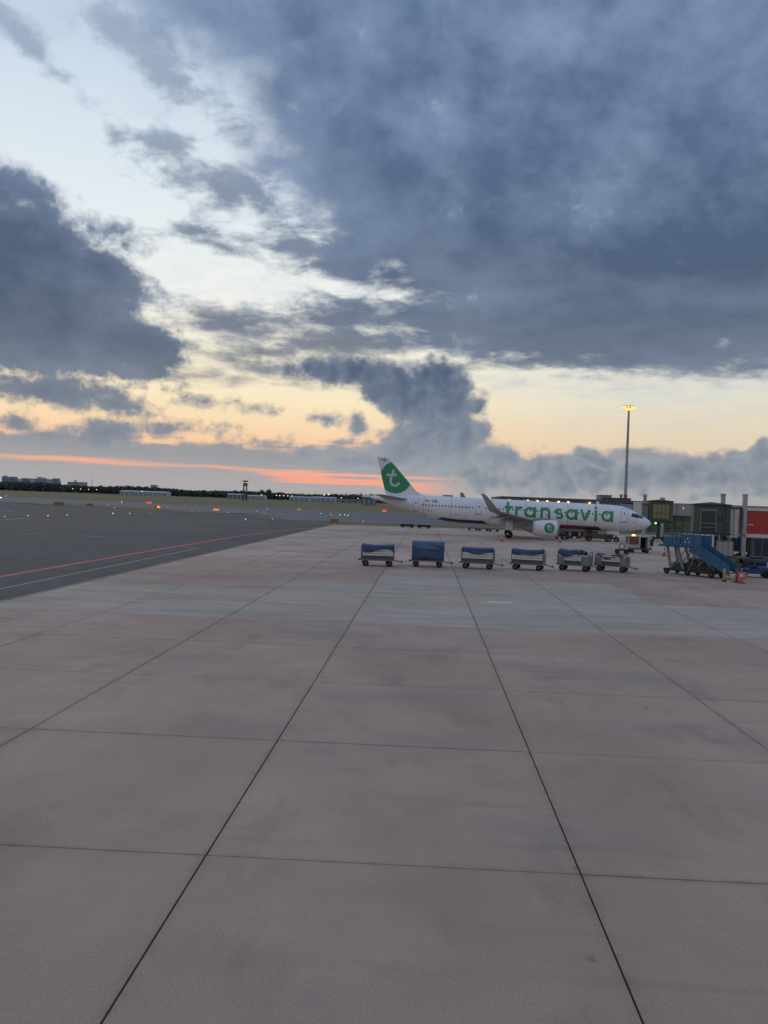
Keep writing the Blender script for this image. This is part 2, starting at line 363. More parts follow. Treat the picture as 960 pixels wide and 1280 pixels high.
# ------------------------------------------------------------------ ground materials
def ground_mat(name, c, var, tints=(), rough=.8, joint=None, speckle=.0, objrand=0.0, bump=.15, stain=0.0, grain=60, skid=0.0, dirt=0.0):
    m_ = bpy.data.materials.new(name); m_.use_nodes = True
    t = m_.node_tree; b = t.nodes['Principled BSDF']; L = t.links.new
    def N(ty, **k):
        n = t.nodes.new(ty)
        for a, v in k.items(): setattr(n, a, v)
        return n
    g = N('ShaderNodeNewGeometry')
    def noise(scale, det=6, ro=.6, stretch=(1, 1, 1)):
        mp = N('ShaderNodeMapping'); mp.inputs[3].default_value = tuple(scale*s for s in stretch); L(g.outputs['Position'], mp.inputs[0])
        n = N('ShaderNodeTexNoise'); n.inputs['Scale'].default_value = 1; n.inputs['Detail'].default_value = det; n.inputs['Roughness'].default_value = ro
        L(mp.outputs[0], n.inputs['Vector']); return n.outputs[0]
    def mr(x, a, b_, o0=0, o1=1):
        n = N('ShaderNodeMapRange'); L(x, n.inputs[0])
        for i, v in enumerate((a, b_, o0, o1)): n.inputs[i+1].default_value = v
        return n.outputs[0]
    def mixc(f, a, b_, mode='MIX'):
        n = N('ShaderNodeMix', data_type='RGBA', blend_type=mode)
        for i, v in ((0, f), (6, a), (7, b_)):
            if hasattr(v, 'is_linked'): L(v, n.inputs[i])
            elif i == 0: n.inputs[0].default_value = v
            else: n.inputs[i].default_value = tuple(v) + (1,)
        return n.outputs[2]
    def mth(op, a, b_=None):
        n = N('ShaderNodeMath', operation=op)
        for i, v in enumerate((a, b_)):
            if v is None: continue
            if hasattr(v, 'is_linked'): L(v, n.inputs[i])
            else: n.inputs[i].default_value = v
        return n.outputs[0]
    c = lin(c)
    col = mixc(mr(noise(.22, 7, .62), .3, .7), [x*(1-var) for x in c], [x*(1+var) for x in c])
    for (tc_, sc_, lo, hi, amt, st) in tints:
        col = mixc(mr(noise(sc_, 6, .6, st), lo, hi, 0, amt), col, lin(tc_))
    # fine grain and light aggregate
    fine = noise(grain, 4, .7)
    col = mixc(.55, col, mixc(mr(fine, .3, .7), [.66]*3, [1.34]*3), 'MULTIPLY')
    if speckle:
        v = N('ShaderNodeTexVoronoi'); v.inputs['Scale'].default_value = 26; L(g.outputs['Position'], v.inputs['Vector'])
        sp = mr(v.outputs['Distance'], .26, .12)
        wn = N('ShaderNodeSeparateColor'); L(v.outputs['Color'], wn.inputs[0])
        sp = mth('MULTIPLY', mth('MULTIPLY', sp, mr(wn.outputs[0], .70, .86, 0, speckle)), mr(noise(.7, 4, .6), .45, .66))
        col = mixc(sp, col, [.50, .47, .45])
    if objrand:
        oi = N('ShaderNodeObjectInfo')
        k = mr(oi.outputs['Random'], 0, 1, 1-objrand, 1+objrand)
        cc = N('ShaderNodeCombineColor')
        for i in range(3): L(k, cc.inputs[i])
        col = mixc(1.0, col, cc.outputs[0], 'MULTIPLY')
    if stain:
        s_ = mr(noise(.55, 8, .7), .60, .78, 0, stain)
        col = mixc(s_, col, [x*.45 for x in c])
        # oil drips
        v = N('ShaderNodeTexVoronoi'); v.inputs['Scale'].default_value = .9
        mp = N('ShaderNodeMapping'); L(g.outputs['Position'], mp.inputs[0])
        ad = N('ShaderNodeVectorMath', operation='ADD'); L(mp.outputs[0], ad.inputs[0])
        nn = N('ShaderNodeTexNoise'); nn.inputs['Scale'].default_value = 3; L(g.outputs['Position'], nn.inputs['Vector'])
        sc2 = N('ShaderNodeVectorMath', operation='SCALE'); L(nn.outputs['Color'], sc2.inputs[0]); sc2.inputs[3].default_value = .35
        L(sc2.outputs[0], ad.inputs[1]); L(ad.outputs[0], v.inputs['Vector'])
        wn = N('ShaderNodeSeparateColor'); L(v.outputs['Color'], wn.inputs[0])
        dr = mth('MULTIPLY', mr(v.outputs['Distance'], .09, .03), mr(wn.outputs[1], .80, .84, 0, .55))
        col = mixc(dr, col, [x*.35 for x in c])
    if skid:                                  # rubber and scuff marks drawn across the traffic lane
        sk = mth('MULTIPLY', mr(noise(1.0, 5, .6, (.16, 1.9, 1)), .56, .70, 0, skid), mr(noise(.12, 3, .5), .42, .60))
        col = mixc(sk, col, [x*.52 for x in c])
    if dirt:                                  # dirt gathered along the slab joints
        sx = N('ShaderNodeSeparateXYZ'); L(g.outputs['Position'], sx.inputs[0])
        def near(s, o0, w):
            d = mth('DIVIDE', mth('SUBTRACT', s, o0), PITCHM)
            q = mth('ABSOLUTE', mth('SUBTRACT', mth('SUBTRACT', d, mth('FLOOR', d)), .5))
            return mr(q, .5-w/PITCHM, .5)
        ys = mth('SUBTRACT', sx.outputs[1], mth('MULTIPLY', sx.outputs[0], SHEAR))
        dn = mth('MAXIMUM', near(sx.outputs[0], PX0, .16), mth('MULTIPLY', near(ys, PY0, .12), .8))
        dn = mth('MULTIPLY', dn, mr(noise(2.6, 6, .7), .40, .66, .08, 1))
        col = mixc(mth('MULTIPLY', dn, dirt), col, [x*.30 for x in c])
    if joint:
        sx = N('ShaderNodeSeparateXYZ'); L(g.outputs['Position'], sx.inputs[0])
        x0, y0, p = joint
        def line(s, o0, w):
            d = mth('DIVIDE', mth('SUBTRACT', s, o0), p)
            q = mth('ABSOLUTE', mth('SUBTRACT', mth('SUBTRACT', d, mth('FLOOR', d)), .5))
            return mr(q, .5-w/p, .5-w*.3/p)
        ys = mth('SUBTRACT', sx.outputs[1], mth('MULTIPLY', sx.outputs[0], .021))
        ln = mth('MAXIMUM', mth('MULTIPLY', line(sx.outputs[0], x0, .05), .8), mth('MULTIPLY', line(ys, y0, .05), .4))
        col = mixc(ln, col, [.035, .034, .034])
    L(col, b.inputs['Base Color'])
    rr = mr(noise(.8, 6, .6), .3, .7, rough-.08, min(1, rough+.08)); L(rr, b.inputs['Roughness'])
    b.inputs['Specular IOR Level'].default_value = .45
    bp = N('ShaderNodeBump'); bp.inputs['Strength'].default_value = bump; bp.inputs['Distance'].default_value = .01
    L(fine, bp.inputs['Height']); L(bp.outputs[0], b.inputs['Normal'])
    return m_
PX0, PY0, PITCHM = -18.41, 0.20, 5.18
SHEAR = .021                                 # cross joints run slightly askew
TINT = (((148, 116, 104), .13, .44, .68, .6, (1, .6, 1)), ((140, 130, 124), .16, .48, .72, .65, (1, 1.5, 1)), ((120, 104, 98), .45, .55, .78, .5, (1.6, .7, 1)))
m_conc = ground_mat('apron_concrete', (185, 156, 139), .10, TINT, .76, None, .5, .05, .25, .32, 34, .42, .38)
m_conc_light = ground_mat('newer_concrete', (186, 168, 155), .10, (((146, 132, 124), .5, .45, .7, .55, (.4, 2, 1)), ((186, 164, 150), .2, .5, .7, .6, (1, 1, 1))), .80, None, .4, .05, .2, .45, 34, .9, .45)
m_conc_far = ground_mat('far_apron_concrete', (200, 172, 155), .10, TINT, .74, (PX0, PY0, PITCHM), 0, 0, .1, .35, 20, .5)
m_seal = mat('joint_sealant', (38, 34, 38), .8, var=.2)
m_asph = ground_mat('asphalt', (82, 78, 78), .10, (((62, 60, 62), .05, .45, .7, .7, (.4, 1.5, 1)), ((88, 82, 82), .12, .55, .75, .5, (.3, 1, 1))), .78, None, 0, 0, .2, .25, 30)
m_taxi = ground_mat('taxiway_asphalt', (112, 108, 112), .08, (((84, 84, 92), .03, .45, .7, .7, (.3, 1.5, 1)),), .75, None, 0, 0, .1, .15, 10)
m_grass = ground_mat('short_grass', (112, 106, 68), .22, (((134, 120, 82), .012, .42, .66, .8, (.35, 1.4, 1)), ((74, 78, 50), .03, .5, .7, .7, (.3, 1.5, 1))), .95, None, 0, 0, .5, 0, 3)
m_kerb = mat('edge_strip_paint', (150, 136, 118), .8, var=.25, vscale=1.2)
m_red = mat('red_line_paint', (214, 88, 96), .75, var=.3, vscale=1.5)
m_yel = mat('yellow_line_paint', (206, 180, 104), .75, var=.35, vscale=2.5)
m_whi = mat('white_line_paint', (168, 166, 164), .75, var=.35, vscale=2.0)

# ------------------------------------------------------------------ ground, taxiways, apron
sheet('ground', [(-9000, -300), (9000, -300), (9000, 16000), (-9000, 16000)], -.10, m_grass)
sheet('asphalt_apron', [(-330, -60), (-18.2, -60), (-18.2, 157), (-21, 158), (-33, 170), (-50, 213), (-80, 206), (-105, 236), (-138, 250), (-330, 260)], -.03, m_asph)
sheet('taxiway', [(-900, 330), (-330, 258), (-137, 262), (-50, 228), (-32, 175), (140, 192), (400, 200), (400, 420), (-15, 335), (-65, 340), (-113, 350), (-195, 420), (-330, 440), (-900, 470)], -.034, m_taxi)
sheet('grass_strip', [(-137, 253), (-123, 282), (-100, 268), (-81, 247), (-50, 224), (-70, 213), (-103, 236)], -.02, m_grass)
sheet('grass_strip', [(-34.5, 166), (-32, 170), (-23, 171), (-14.9, 182), (-5, 188), (60, 184), (60, 166), (-12, 157.5), (-21, 156)], -.02, m_grass)
apron = MB().add([(-18.41, -14, -.03), (60, -14, -.03), (60, 63, -.03), (-18.41, 62.2, -.03)], [(0, 1, 2, 3)]).build('apron', m_seal)
tag(apron, kind='structure')
LIGHT_ROWS = {6: (0, 9), 7: (0, 8), 8: (2, 6), 9: (3, 6)}
rnd = random.Random(3)
for j in range(0, 12):
    for i in range(0, 11):
        x0, x1 = PX0+i*PITCHM, PX0+(i+1)*PITCHM; y0, y1 = PY0+j*PITCHM, PY0+(j+1)*PITCHM
        gx, gy, ch = .013, .011, .006
        dz = rnd.uniform(-.002, .002)
        sh = lambda x: SHEAR*(x-0)
        a = [(x0+gx, y0+gy), (x1-gx, y0+gy), (x1-gx, y1-gy), (x0+gx, y1-gy)]
        t_ = [(x0+gx+ch, y0+gy+ch), (x1-gx-ch, y0+gy+ch), (x1-gx-ch, y1-gy-ch), (x0+gx+ch, y1-gy-ch)]
        b = MB(); vs = [(x, y+SHEAR*x, -.028) for x, y in a] + [(x, y+SHEAR*x, -ch+dz) for x, y in a] + [(x, y+SHEAR*x, dz) for x, y in t_]
        b.add(vs, [(k, (k+1) % 4, 4+(k+1) % 4, 4+k) for k in range(4)] + [(4+k, 4+(k+1) % 4, 8+(k+1) % 4, 8+k) for k in range(4)] + [(8, 9, 10, 11)])
        lo, hi = LIGHT_ROWS.get(j, (9, 0))
        b.build('slab', m_conc_light if lo <= i < hi else m_conc, apron)
Y1 = PY0+12*PITCHM
sheet('far_apron', [(-18.41, Y1-.38), (38.56, Y1+.82), (38.56, 57), (60, 57), (130, 45), (220, 45), (220, 260), (60, 200), (60, 166), (-12, 157), (-18.41, 155)], 0.0, m_conc_far)
sheet('side_apron', [(38.58, -14), (220, -14), (220, 44.9), (130, 44.9), (60, 57), (38.58, 57)], -.004, m_conc_far)
b = MB(); b.box(-18.62, -18.43, -14, 155, -.03, .004); tag(b.build('edge_strip', m_kerb), kind='structure')
ribbon('red_line', [(-23.9, 5), (-23.9, 60), (-23.6, 90), (-22.3, 117), (-20.3, 130), (-18.5, 139)], .46, -.026, m_red)
ribbon('white_line', [(-21.0, 12), (-21.0, 39), (-21.3, 72)], .14, -.026, m_whi)
ribbon('white_line', [(-21.37, 72.1), (-24.1, 73.5)], .22, -.026, m_whi)
ribbon('yellow_line', [(-18.3, 38.1), (-9, 38.75), (-2.1, 39.3), (3.5, 39.8)], .27, .005, m_yel)
for k, pts in enumerate(([(25, 666.6), (56, 666.2)], [(108, 670), (132, 671)], [(155, 673), (177, 673)], [(195, 704), (208, 703.4)], [(0, 650), (34, 647.2)], [(0, 639.6), (10, 639), (17, 637.6)], [(298, 650), (318, 652), (336, 654)],
               [(170, 652), (240, 657)], [(116, 651), (136, 650.7)])):
    g_ = [G(*p) for p in pts]
    ribbon('yellow_dash' if k == 0 else 'white_mark', g_, .3 if k != 3 else .16, -.026 if g_[0].x < -18.4 else .004, m_yel if k == 0 else m_whi)
ribbon('white_line', [G(790, 713), G(842, 714)], .13, .004, m_whi)
ribbon('white_line', [G(800, 716), G(838, 719)], .10, .004, m_whi)

# ------------------------------------------------------------------ the airliner
m_white = mat('aircraft_white_paint', (236, 231, 234), .34, var=.05, vscale=.5, streak=.10)
m_grey = mat('wing_grey_paint', (150, 146, 144), .45, var=.08, vscale=.8)
m_green = mat('livery_green', (58, 146, 96), .4, var=.05)
m_logo = mat('livery_white', (206, 208, 214), .4, var=.03)
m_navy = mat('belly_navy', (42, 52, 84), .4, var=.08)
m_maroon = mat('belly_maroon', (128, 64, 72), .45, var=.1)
m_pane = mat('dark_glazing', (38, 42, 52), .12, var=.1)
m_porth = mat('cabin_glass', (118, 118, 126), .15, var=.1)
m_line = mat('panel_line', (120, 120, 128), .5, var=.05)
m_regi = mat('registration_ink', (74, 74, 84), .5, var=.05)
m_tyre = mat('tyre_rubber', (30, 29, 30), .85, var=.15)
m_metal = mat('worn_metal', (118, 116, 114), .45, .6, var=.15)
m_dark = mat('dark_metal', (52, 50, 52), .55, .3, var=.2)
m_inlet = mat('inlet_lip_metal', (176, 176, 178), .25, .8, var=.05)
m_warm = mat('warm_lamp', (255, 190, 110), .4, emit=((255, 190, 110), 3))
m_redl = mat('red_beacon', (255, 90, 80), .4, emit=((255, 90, 80), 2))

SL = 44.5; CZ = 3.98; XM = 22.25
pl_yaw = -5.0
nose_g = Vector((35.24, 122.55, 0)); pd = Vector((math.cos(R(pl_yaw)), math.sin(R(pl_yaw)), 0))
plane = thing('airliner', 'white twin engine airliner with green lettering and green disc on its tail', 'airliner', nose_g - pd*XM, 0)
plane.rotation_euler = (0, R(.95), R(pl_yaw))
PROF = [(0, -.52, -.56, .02), (.12, -.22, -.84, .30), (.4, .03, -1.1, .58), (.9, .34, -1.38, .92), (1.5, .66, -1.6, 1.2), (2.2, 1.02, -1.76, 1.46), (3, 1.47, -1.9, 1.68), (3.8, 1.78, -1.98, 1.82), (5, 1.98, -2.05, 1.93),
        (6.2, 2.07, -2.07, 1.975), (30, 2.07, -2.07, 1.975), (31.5, 2.07, -1.98, 1.96), (33, 2.07, -1.78, 1.93), (35, 2.06, -1.36, 1.82), (37, 2.03, -.84, 1.62), (39, 1.97, -.28, 1.33), (41, 1.87, .28, .98), (42.6, 1.72, .7, .64), (43.8, 1.55, .98, .38), (44.5, 1.4, 1.12, .2)]
def prof(s):
    for k in range(len(PROF)-1):
        a, b_ = PROF[k], PROF[k+1]
        if s <= b_[0]:
            # monotone cubic-ish blend
            t = max(0, (s-a[0])/(b_[0]-a[0])); return [a[q]+(b_[q]-a[q])*t for q in (1, 2, 3)]
    return list(PROF[-1][1:])
def fring(s, n=40, grow=0):
    t, bt, w = prof(s); zc, hz = (t+bt)/2, (t-bt)/2
    return [Vector((XM-s, (w+grow)*math.cos(2*math.pi*i/n), CZ+zc+(hz+grow)*math.sin(2*math.pi*i/n))) for i in range(n)]
def side(x, z, off=.012):                    # a point of the starboard skin
    t, bt, w = prof(XM-x); zc, hz = (t+bt)/2, (t-bt)/2
    q = max(-.999, min(.999, (z-CZ-zc)/hz))
    return Vector((x, -(w*math.sqrt(1-q*q)+off), z))
st = [0, .06, .12, .25, .4, .65, .9, 1.2, 1.5, 1.85, 2.2, 2.6, 3, 3.4, 3.8, 4.4, 5, 5.6, 6.2] + [6.2+1.19*k for k in range(1, 20)] + [30, 30.8, 31.5, 32.2, 33, 34, 35, 36, 37, 38, 39, 40, 41, 41.8, 42.6, 43.2, 43.8, 44.5]
fus = MB().loft([fring(s) for s in st], cap0=True, cap1=True)
fus.build('fuselage', m_white, plane, fix=True)
def patch(corners, nx=8, nz=6, off=.012, b=None):
    """a curved panel on the skin: corners (x,z) bl, br, tr, tl"""
    b = b or MB(); g_ = []
    for j in range(nz+1):
        v_ = j/nz
        for i in range(nx+1):
            u_ = i/nx
            p = [(corners[0][k]*(1-u_)+corners[1][k]*u_)*(1-v_)+(corners[3][k]*(1-u_)+corners[2][k]*u_)*v_ for k in (0, 1)]
            g_.append(side(p[0], p[1], off))
    b.add(g_, [(j*(nx+1)+i, j*(nx+1)+i+1, (j+1)*(nx+1)+i+1, (j+1)*(nx+1)+i) for j in range(nz) for i in range(nx)], True)
    return b
def stroke(b, pts, w, off=.014, proj=side, cap=False):
    """a brush stroke of width w along (x,z) points laid on the skin"""
    P_ = [Vector((p[0], p[1])) for p in pts]; dense = [P_[0]]
    for a, c in zip(P_, P_[1:]):
        n = max(1, int((c-a).length/.12))
        dense += [a+(c-a)*(k/n) for k in range(1, n+1)]
    Lf, Md, Rt = [], [], []
    for i, p in enumerate(dense):
        t = (dense[min(i+1, len(dense)-1)]-dense[max(i-1, 0)]).normalized(); n = Vector((-t.y, t.x))
        Lf.append(proj(*(p+n*w/2), off)); Md.append(proj(*p, off)); Rt.append(proj(*(p-n*w/2), off))
    k = len(dense)
    b.add(Rt+Md+Lf, [(r_*k+i, r_*k+i+1, (r_+1)*k+i+1, (r_+1)*k+i) for r_ in (0, 1) for i in range(k-1)], True)
def arc(cx, cz, r_, a0, a1, n=24, rz=None):
    rz = rz or r_
    return [(cx+r_*math.cos(R(a0+(a1-a0)*i/n)), cz+rz*math.sin(R(a0+(a1-a0)*i/n))) for i in range(n+1)]
# lettering: x from the left edge in metres, x-height XH
XH, SW = 1.72, .40
def letter_t(b, x, z, o, proj=side, k=1.0, sw=SW):
    h = 2.32*k
    stroke(b, [(x+.52*k, z+h), (x+.52*k, z+.72*k)] + arc(x+1.02*k, z+.74*k, .5*k, 180, 285, 12), sw, o, proj)
    stroke(b, [(x, z+1.5*k), (x+1.34*k, z+1.5*k)], sw*.92, o+.003, proj)
def letter_a(b, x, z, o):
    r_ = XH/2-SW/2
    stroke(b, arc(x+XH/2, z+XH/2, r_+.03, 0, 360, 36, r_), SW, o)
    stroke(b, [(x+XH-.12, z), (x+XH-.12, z+XH)], SW, o+.003)
def letter_n(b, x, z, o):
    stroke(b, [(x+SW/2, z), (x+SW/2, z+XH)], SW, o)
    stroke(b, [(x+1.55-SW/2, z), (x+1.55-SW/2, z+XH*.55)] + arc(x+.78, z+XH*.55, .78-SW/2, 0, 180, 18, XH*.45-SW/2), SW, o+.003)
def letter_r(b, x, z, o):
    stroke(b, [(x+SW/2, z), (x+SW/2, z+XH)], SW, o)
    stroke(b, arc(x+.82, z+XH*.55, .6, 180, 80, 14, XH*.45-SW/2) + [(x+1.12, z+XH-SW/2)], SW, o+.003)
def letter_s(b, x, z, o):
    r_ = (XH-SW)/4
    stroke(b, arc(x+.72, z+XH-SW/2-r_, .46, 35, 250, 16, r_) + arc(x+.76, z+SW/2+r_, .48, 85, -145, 16, r_), SW*.95, o)
def letter_v(b, x, z, o):
    stroke(b, [(x+.2, z+XH), (x+.86, z+.06)], SW, o); stroke(b, [(x+.86, z+.06), (x+1.52, z+XH)], SW, o+.003)
def letter_i(b, x, z, o):
    stroke(b, [(x+SW/2, z), (x+SW/2, z+XH)], SW, o); stroke(b, [(x+SW/2, z+XH+.2), (x+SW/2, z+XH+.6)], SW, o)
TX0, TZ = XM-22.75, CZ-.62
for fn, s in ((letter_t, 0), (letter_r, 1.62), (letter_a, 3.02), (letter_n, 5.42), (letter_s, 7.46), (letter_a, 9.2), (letter_v, 11.22), (letter_i, 13.42), (letter_a, 14.42)):
    b = MB(); fn(b, TX0+s*1.035, TZ, .014); b.build('letter', m_green, plane)
# cabin windows, doors
def wpoly(x, z, off=.01):
    b = MB(); pts = [(.12*math.copysign(abs(math.cos(a))**.6, math.cos(a)), .17*math.copysign(abs(math.sin(a))**.6, math.sin(a))) for a in [2*math.pi*i/12 for i in range(12)]]
    b.add([side(x+p[0], z+p[1], off) for p in pts], [tuple(range(12))]); return b
wme = wpoly(0, CZ+.5).mesh('cabin_window', m_porth)
doors = [(4.35, 1.05, 2.0), (16.1, .6, 1.1), (26.75, .9, 1.75), (36.9, .95, 1.95)]
k = 0
for q in range(55):
    s = 7.0+q*.533
    if any(abs(s-d_[0]) < d_[1]*.5+.28 for d_ in doors): continue
    if s < 30: place('cabin_window', wme, plane, (XM-s, 0, 0))
    else: wpoly(XM-s, CZ+.5).build('cabin_window', m_porth, plane)
for s, w, h in doors:
    x = XM-s; z0 = CZ-.42 if h > 1.2 else CZ+.02; b = MB()
    o = [(x-w/2, z0), (x+w/2, z0), (x+w/2, z0+h), (x-w/2, z0+h), (x-w/2, z0)]
    for a, c in zip(o, o[1:]): stroke(b, [a, c], .045, .008)
    dr = b.build('door', m_line, plane)
    b = MB(); stroke(b, [(x-w*.62, z0-.16), (x+w*.5, z0-.16)], .06, .009); b.build('door_sill', m_dark, dr)
    wpoly(x, z0+h*.62, .012).build('door_window', m_porth, dr)
# dashes: service panels behind the wing
for s, z, w in ((34.7, -.42, 1.0), (30.2, -.75, .9), (2.7, -.48, .8), (6.5, -.5, .7)):
    b = MB(); stroke(b, [(XM-s-w/2, CZ+z), (XM-s+w/2, CZ+z)], .06, .010); b.build('service_panel', m_line, plane)
for s0, s1, z0, z1 in ((29.7, 28.6, .28, .62), (29.7, 28.6, -1.4, -.8)):
    b = MB(); o = [(XM-s0, CZ+z0), (XM-s1, CZ+z0), (XM-s1, CZ+z1), (XM-s0, CZ+z1), (XM-s0, CZ+z0)]
    for a, c in zip(o, o[1:]): stroke(b, [a, c], .035, .009)
    b.build('service_hatch', m_line, plane)
for s in (8.6, 12.9, 19.4, 24.6, 31.2, 35.6):
    b = MB(); rg = fring(s, 40, .006); rg2 = fring(s+.05, 40, .006); b.loft([rg, rg2]); b.build('skin_seam', m_line, plane)
# cockpit glazing
for cs in ([(1.22, .22), (1.95, .22), (1.99, .78), (1.58, .72)], [(1.98, .22), (2.68, .26), (2.66, .92), (2.02, .82)], [(2.71, .28), (3.35, .45), (3.1, .92), (2.70, .92)]):
    c4 = [(XM-s, CZ+z) for s, z in cs]
    b = patch([c4[1], c4[0], c4[3], c4[2]], 5, 4, .014); b.build('windscreen_pane', m_pane, plane)
# belly bands
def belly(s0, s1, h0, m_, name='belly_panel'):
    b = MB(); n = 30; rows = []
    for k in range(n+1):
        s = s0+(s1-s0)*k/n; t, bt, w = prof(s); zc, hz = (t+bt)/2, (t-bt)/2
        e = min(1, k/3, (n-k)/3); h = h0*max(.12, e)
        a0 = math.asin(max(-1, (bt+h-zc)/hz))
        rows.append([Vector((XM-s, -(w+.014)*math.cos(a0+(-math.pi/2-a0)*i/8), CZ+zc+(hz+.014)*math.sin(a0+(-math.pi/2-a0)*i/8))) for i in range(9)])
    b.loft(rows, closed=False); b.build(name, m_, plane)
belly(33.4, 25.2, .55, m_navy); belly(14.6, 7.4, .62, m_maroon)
# wing-body fairing
b = MB(); rings = []
for k in range(17):
    u_ = k/16; s = 13.6+u_*13.2; e = max(.02, math.sin(math.pi*u_)**.55)
    rings.append([Vector((XM-s, 2.15*e*math.cos(a)*1.02, CZ-1.25+min(1.05, 1.15)*e*math.sin(a)-.12*e)) for a in [2*math.pi*i/24 for i in range(24)]])
b.loft(rings, cap0=True, cap1=True); b.build('wing_fairing', m_white, plane, fix=True)
# wings
def airfoil(le_s, chord, y, z, th, tw=0.0, n=12, nrm=None):
    up = nrm or Vector((0, 0, 1)); pts = []
    def yt(u_): return th*chord*5*(.2969*math.sqrt(u_)-.126*u_-.3516*u_**2+.2843*u_**3-.1015*u_**4)
    us = [(1-math.cos(math.pi*k/n))/2 for k in range(n+1)]
    for u_ in us[::-1]: pts.append(Vector((XM-le_s-u_*chord, y, z)) + up*(yt(u_)+.02*chord*math.sin(math.pi*u_)))
    for u_ in us[1:-1]: pts.append(Vector((XM-le_s-u_*chord, y, z)) - up*(yt(u_)-.02*chord*math.sin(math.pi*u_)))
    return pts
WING = [(1.2, 15.9, 6.9, -1.42, .14), (1.9, 16.2, 6.5, -1.36, .14), (6.4, 18.55, 4.1, -.92, .12), (11.5, 21.0, 2.75, -.38, .11), (16.4, 23.25, 1.65, .16, .10), (16.9, 23.5, 1.55, .24, .10)]
for sg in (-1, 1):
    b = MB(); b.loft([airfoil(s, c, sg*y, CZ+z, th) for y, s, c, z, th in WING], cap0=True, cap1=True)
    wg = b.build('wing', m_grey, plane, fix=True)
    rings = []
    for y, s, c, z, ang in ((16.9, 23.5, 1.55, .24, 15), (17.25, 23.75, 1.42, .42, 40), (17.5, 24.1, 1.25, .78, 66), (17.72, 24.75, .98, 1.5, 76), (17.95, 25.4, .72, 2.2, 78), (18.02, 25.9, .42, 2.55, 80)):
        nv = Vector((0, -sg*math.sin(R(ang)), math.cos(R(ang))))
        rings.append(airfoil(s, c, sg*y, CZ+z, .09, nrm=nv))
    MB().loft(rings, cap1=True, cap0=True).build('winglet', m_grey, wg, fix=True)
    for y, s, z in ((3.6, 22.4, -1.2), (8.6, 22.9, -.82), (12.6, 23.75, -.4)):     # flap track fairings
        MB().lathe([(0, .02), (.4, .16), (1.2, .24), (2.2, .2), (3.2, .05), (3.4, .01)], (XM-s+1.9, sg*y, CZ+z-.1), (-1, 0, -.08), 12).build('flap_track_fairing', m_grey, wg, fix=True)
    # engine
    ey, ez, ex = sg*5.75, CZ-2.02, XM-14.55
    en = MB().lathe([(.12, 1.0), (0.0, 1.08), (.04, 1.16), (.35, 1.24), (1.2, 1.29), (2.4, 1.27), (3.4, 1.14), (3.9, 1.02), (3.88, .96), (3.2, .9)], (ex, ey, ez), (-1, 0, -.02), 36).build('engine_cowl', m_white, plane, fix=True)
    MB().lathe([(.14, 1.0), (.0, 1.085), (.05, 1.17), (.3, 1.245), (.3, 1.23)], (ex+.015, ey, ez), (-1, 0, -.02), 36).build('inlet_lip', m_inlet, en, fix=True)
    MB().lathe([(.3, .99), (1.0, .97), (1.0, .3), (.62, .22), (.4, .02)], (ex, ey, ez), (-1, 0, -.02), 30).build('fan', m_dark, en, fix=True)
    MB().lathe([(3.0, .92), (3.9, .84), (4.7, .58), (5.0, .5), (5.0, .42), (5.7, .03)], (ex, ey, ez), (-1, 0, -.02), 24).build('exhaust', m_grey, en, fix=True)
    b = MB(); rings = []
    for t_, zt, zb, hw in ((.9, 1.34, 1.0, .06), (1.8, 1.5, .9, .2), (3.2, 1.42, .5, .24), (4.4, 1.2, .35, .22), (6.0, .96, .55, .12), (7.2, .9, .75, .03)):
        rings.append([Vector((ex-t_, ey+hw*sx, ez+z_)) for sx, z_ in ((-1, zb), (1, zb), (1, zt), (-1, zt))])
    b.loft(rings, cap0=True, cap1=True, smooth=False).build('pylon', m_grey, en, fix=True)
    # main gear
    gx, gy = XM-21.9, sg*3.8
    g_ = MB(); g_.tube((gx, gy, .62), (gx-.05, gy, 2.9), .14, .17); g_.bar((gx, gy, 1.4), (gx+.2, gy-sg*1.6, 2.4), .13); g_.tube((gx, gy-.7, .6), (gx, gy+.7, .6), .1)
    gr = g_.build('main_gear', m_metal, plane)
    MB().box(gx-.55, gx+.5, gy+sg*.28-.03, gy+sg*.28+.03, 1.3, 2.7).build('gear_door', m_white, gr)
    for dy in (-.47, .47):
        w = MB().lathe([(-.2, .36), (-.22, .5), (-.14, .6), (.14, .6), (.22, .5), (.2, .36)], (gx, gy+dy, .6), (0, 1, 0), 28).build('wheel', m_tyre, gr, fix=True)
# nose gear
gx = XM-5.07
g_ = MB(); g_.tube((gx, 0, .66), (gx-.25, 0, 2.4), .1, .13); g_.tube((gx, -.4, .66), (gx, .4, .66), .07); g_.bar((gx, 0, 1.3), (gx-1.1, 0, 2.2), .1)
gr = g_.build('nose_gear', m_metal, plane)
for dy in (-.27, .27):
    MB().lathe([(-.1, .22), (-.12, .32), (-.08, .39), (.08, .39), (.12, .32), (.1, .22)], (gx, dy, .66), (0, 1, 0), 24).build('wheel', m_tyre, gr, fix=True)
for dy in (-.45, .45): MB().box(gx-1.6, gx+.3, dy-.02, dy+.02, 1.35, 2.1).build('gear_door', m_white, gr)
# tailplane
for sg in (-1, 1):
    HS = [(.5, 37.9, 4.3, 1.15, .10), (1.2, 38.3, 3.95, 1.22, .10), (6.0, 41.15, 1.75, 1.72, .09), (6.25, 41.5, 1.3, 1.76, .07)]
    MB().loft([airfoil(s, c, sg*y, CZ+z, th) for y, s, c, z, th in HS], cap0=True, cap1=True).build('tailplane', m_grey, plane, fix=True)
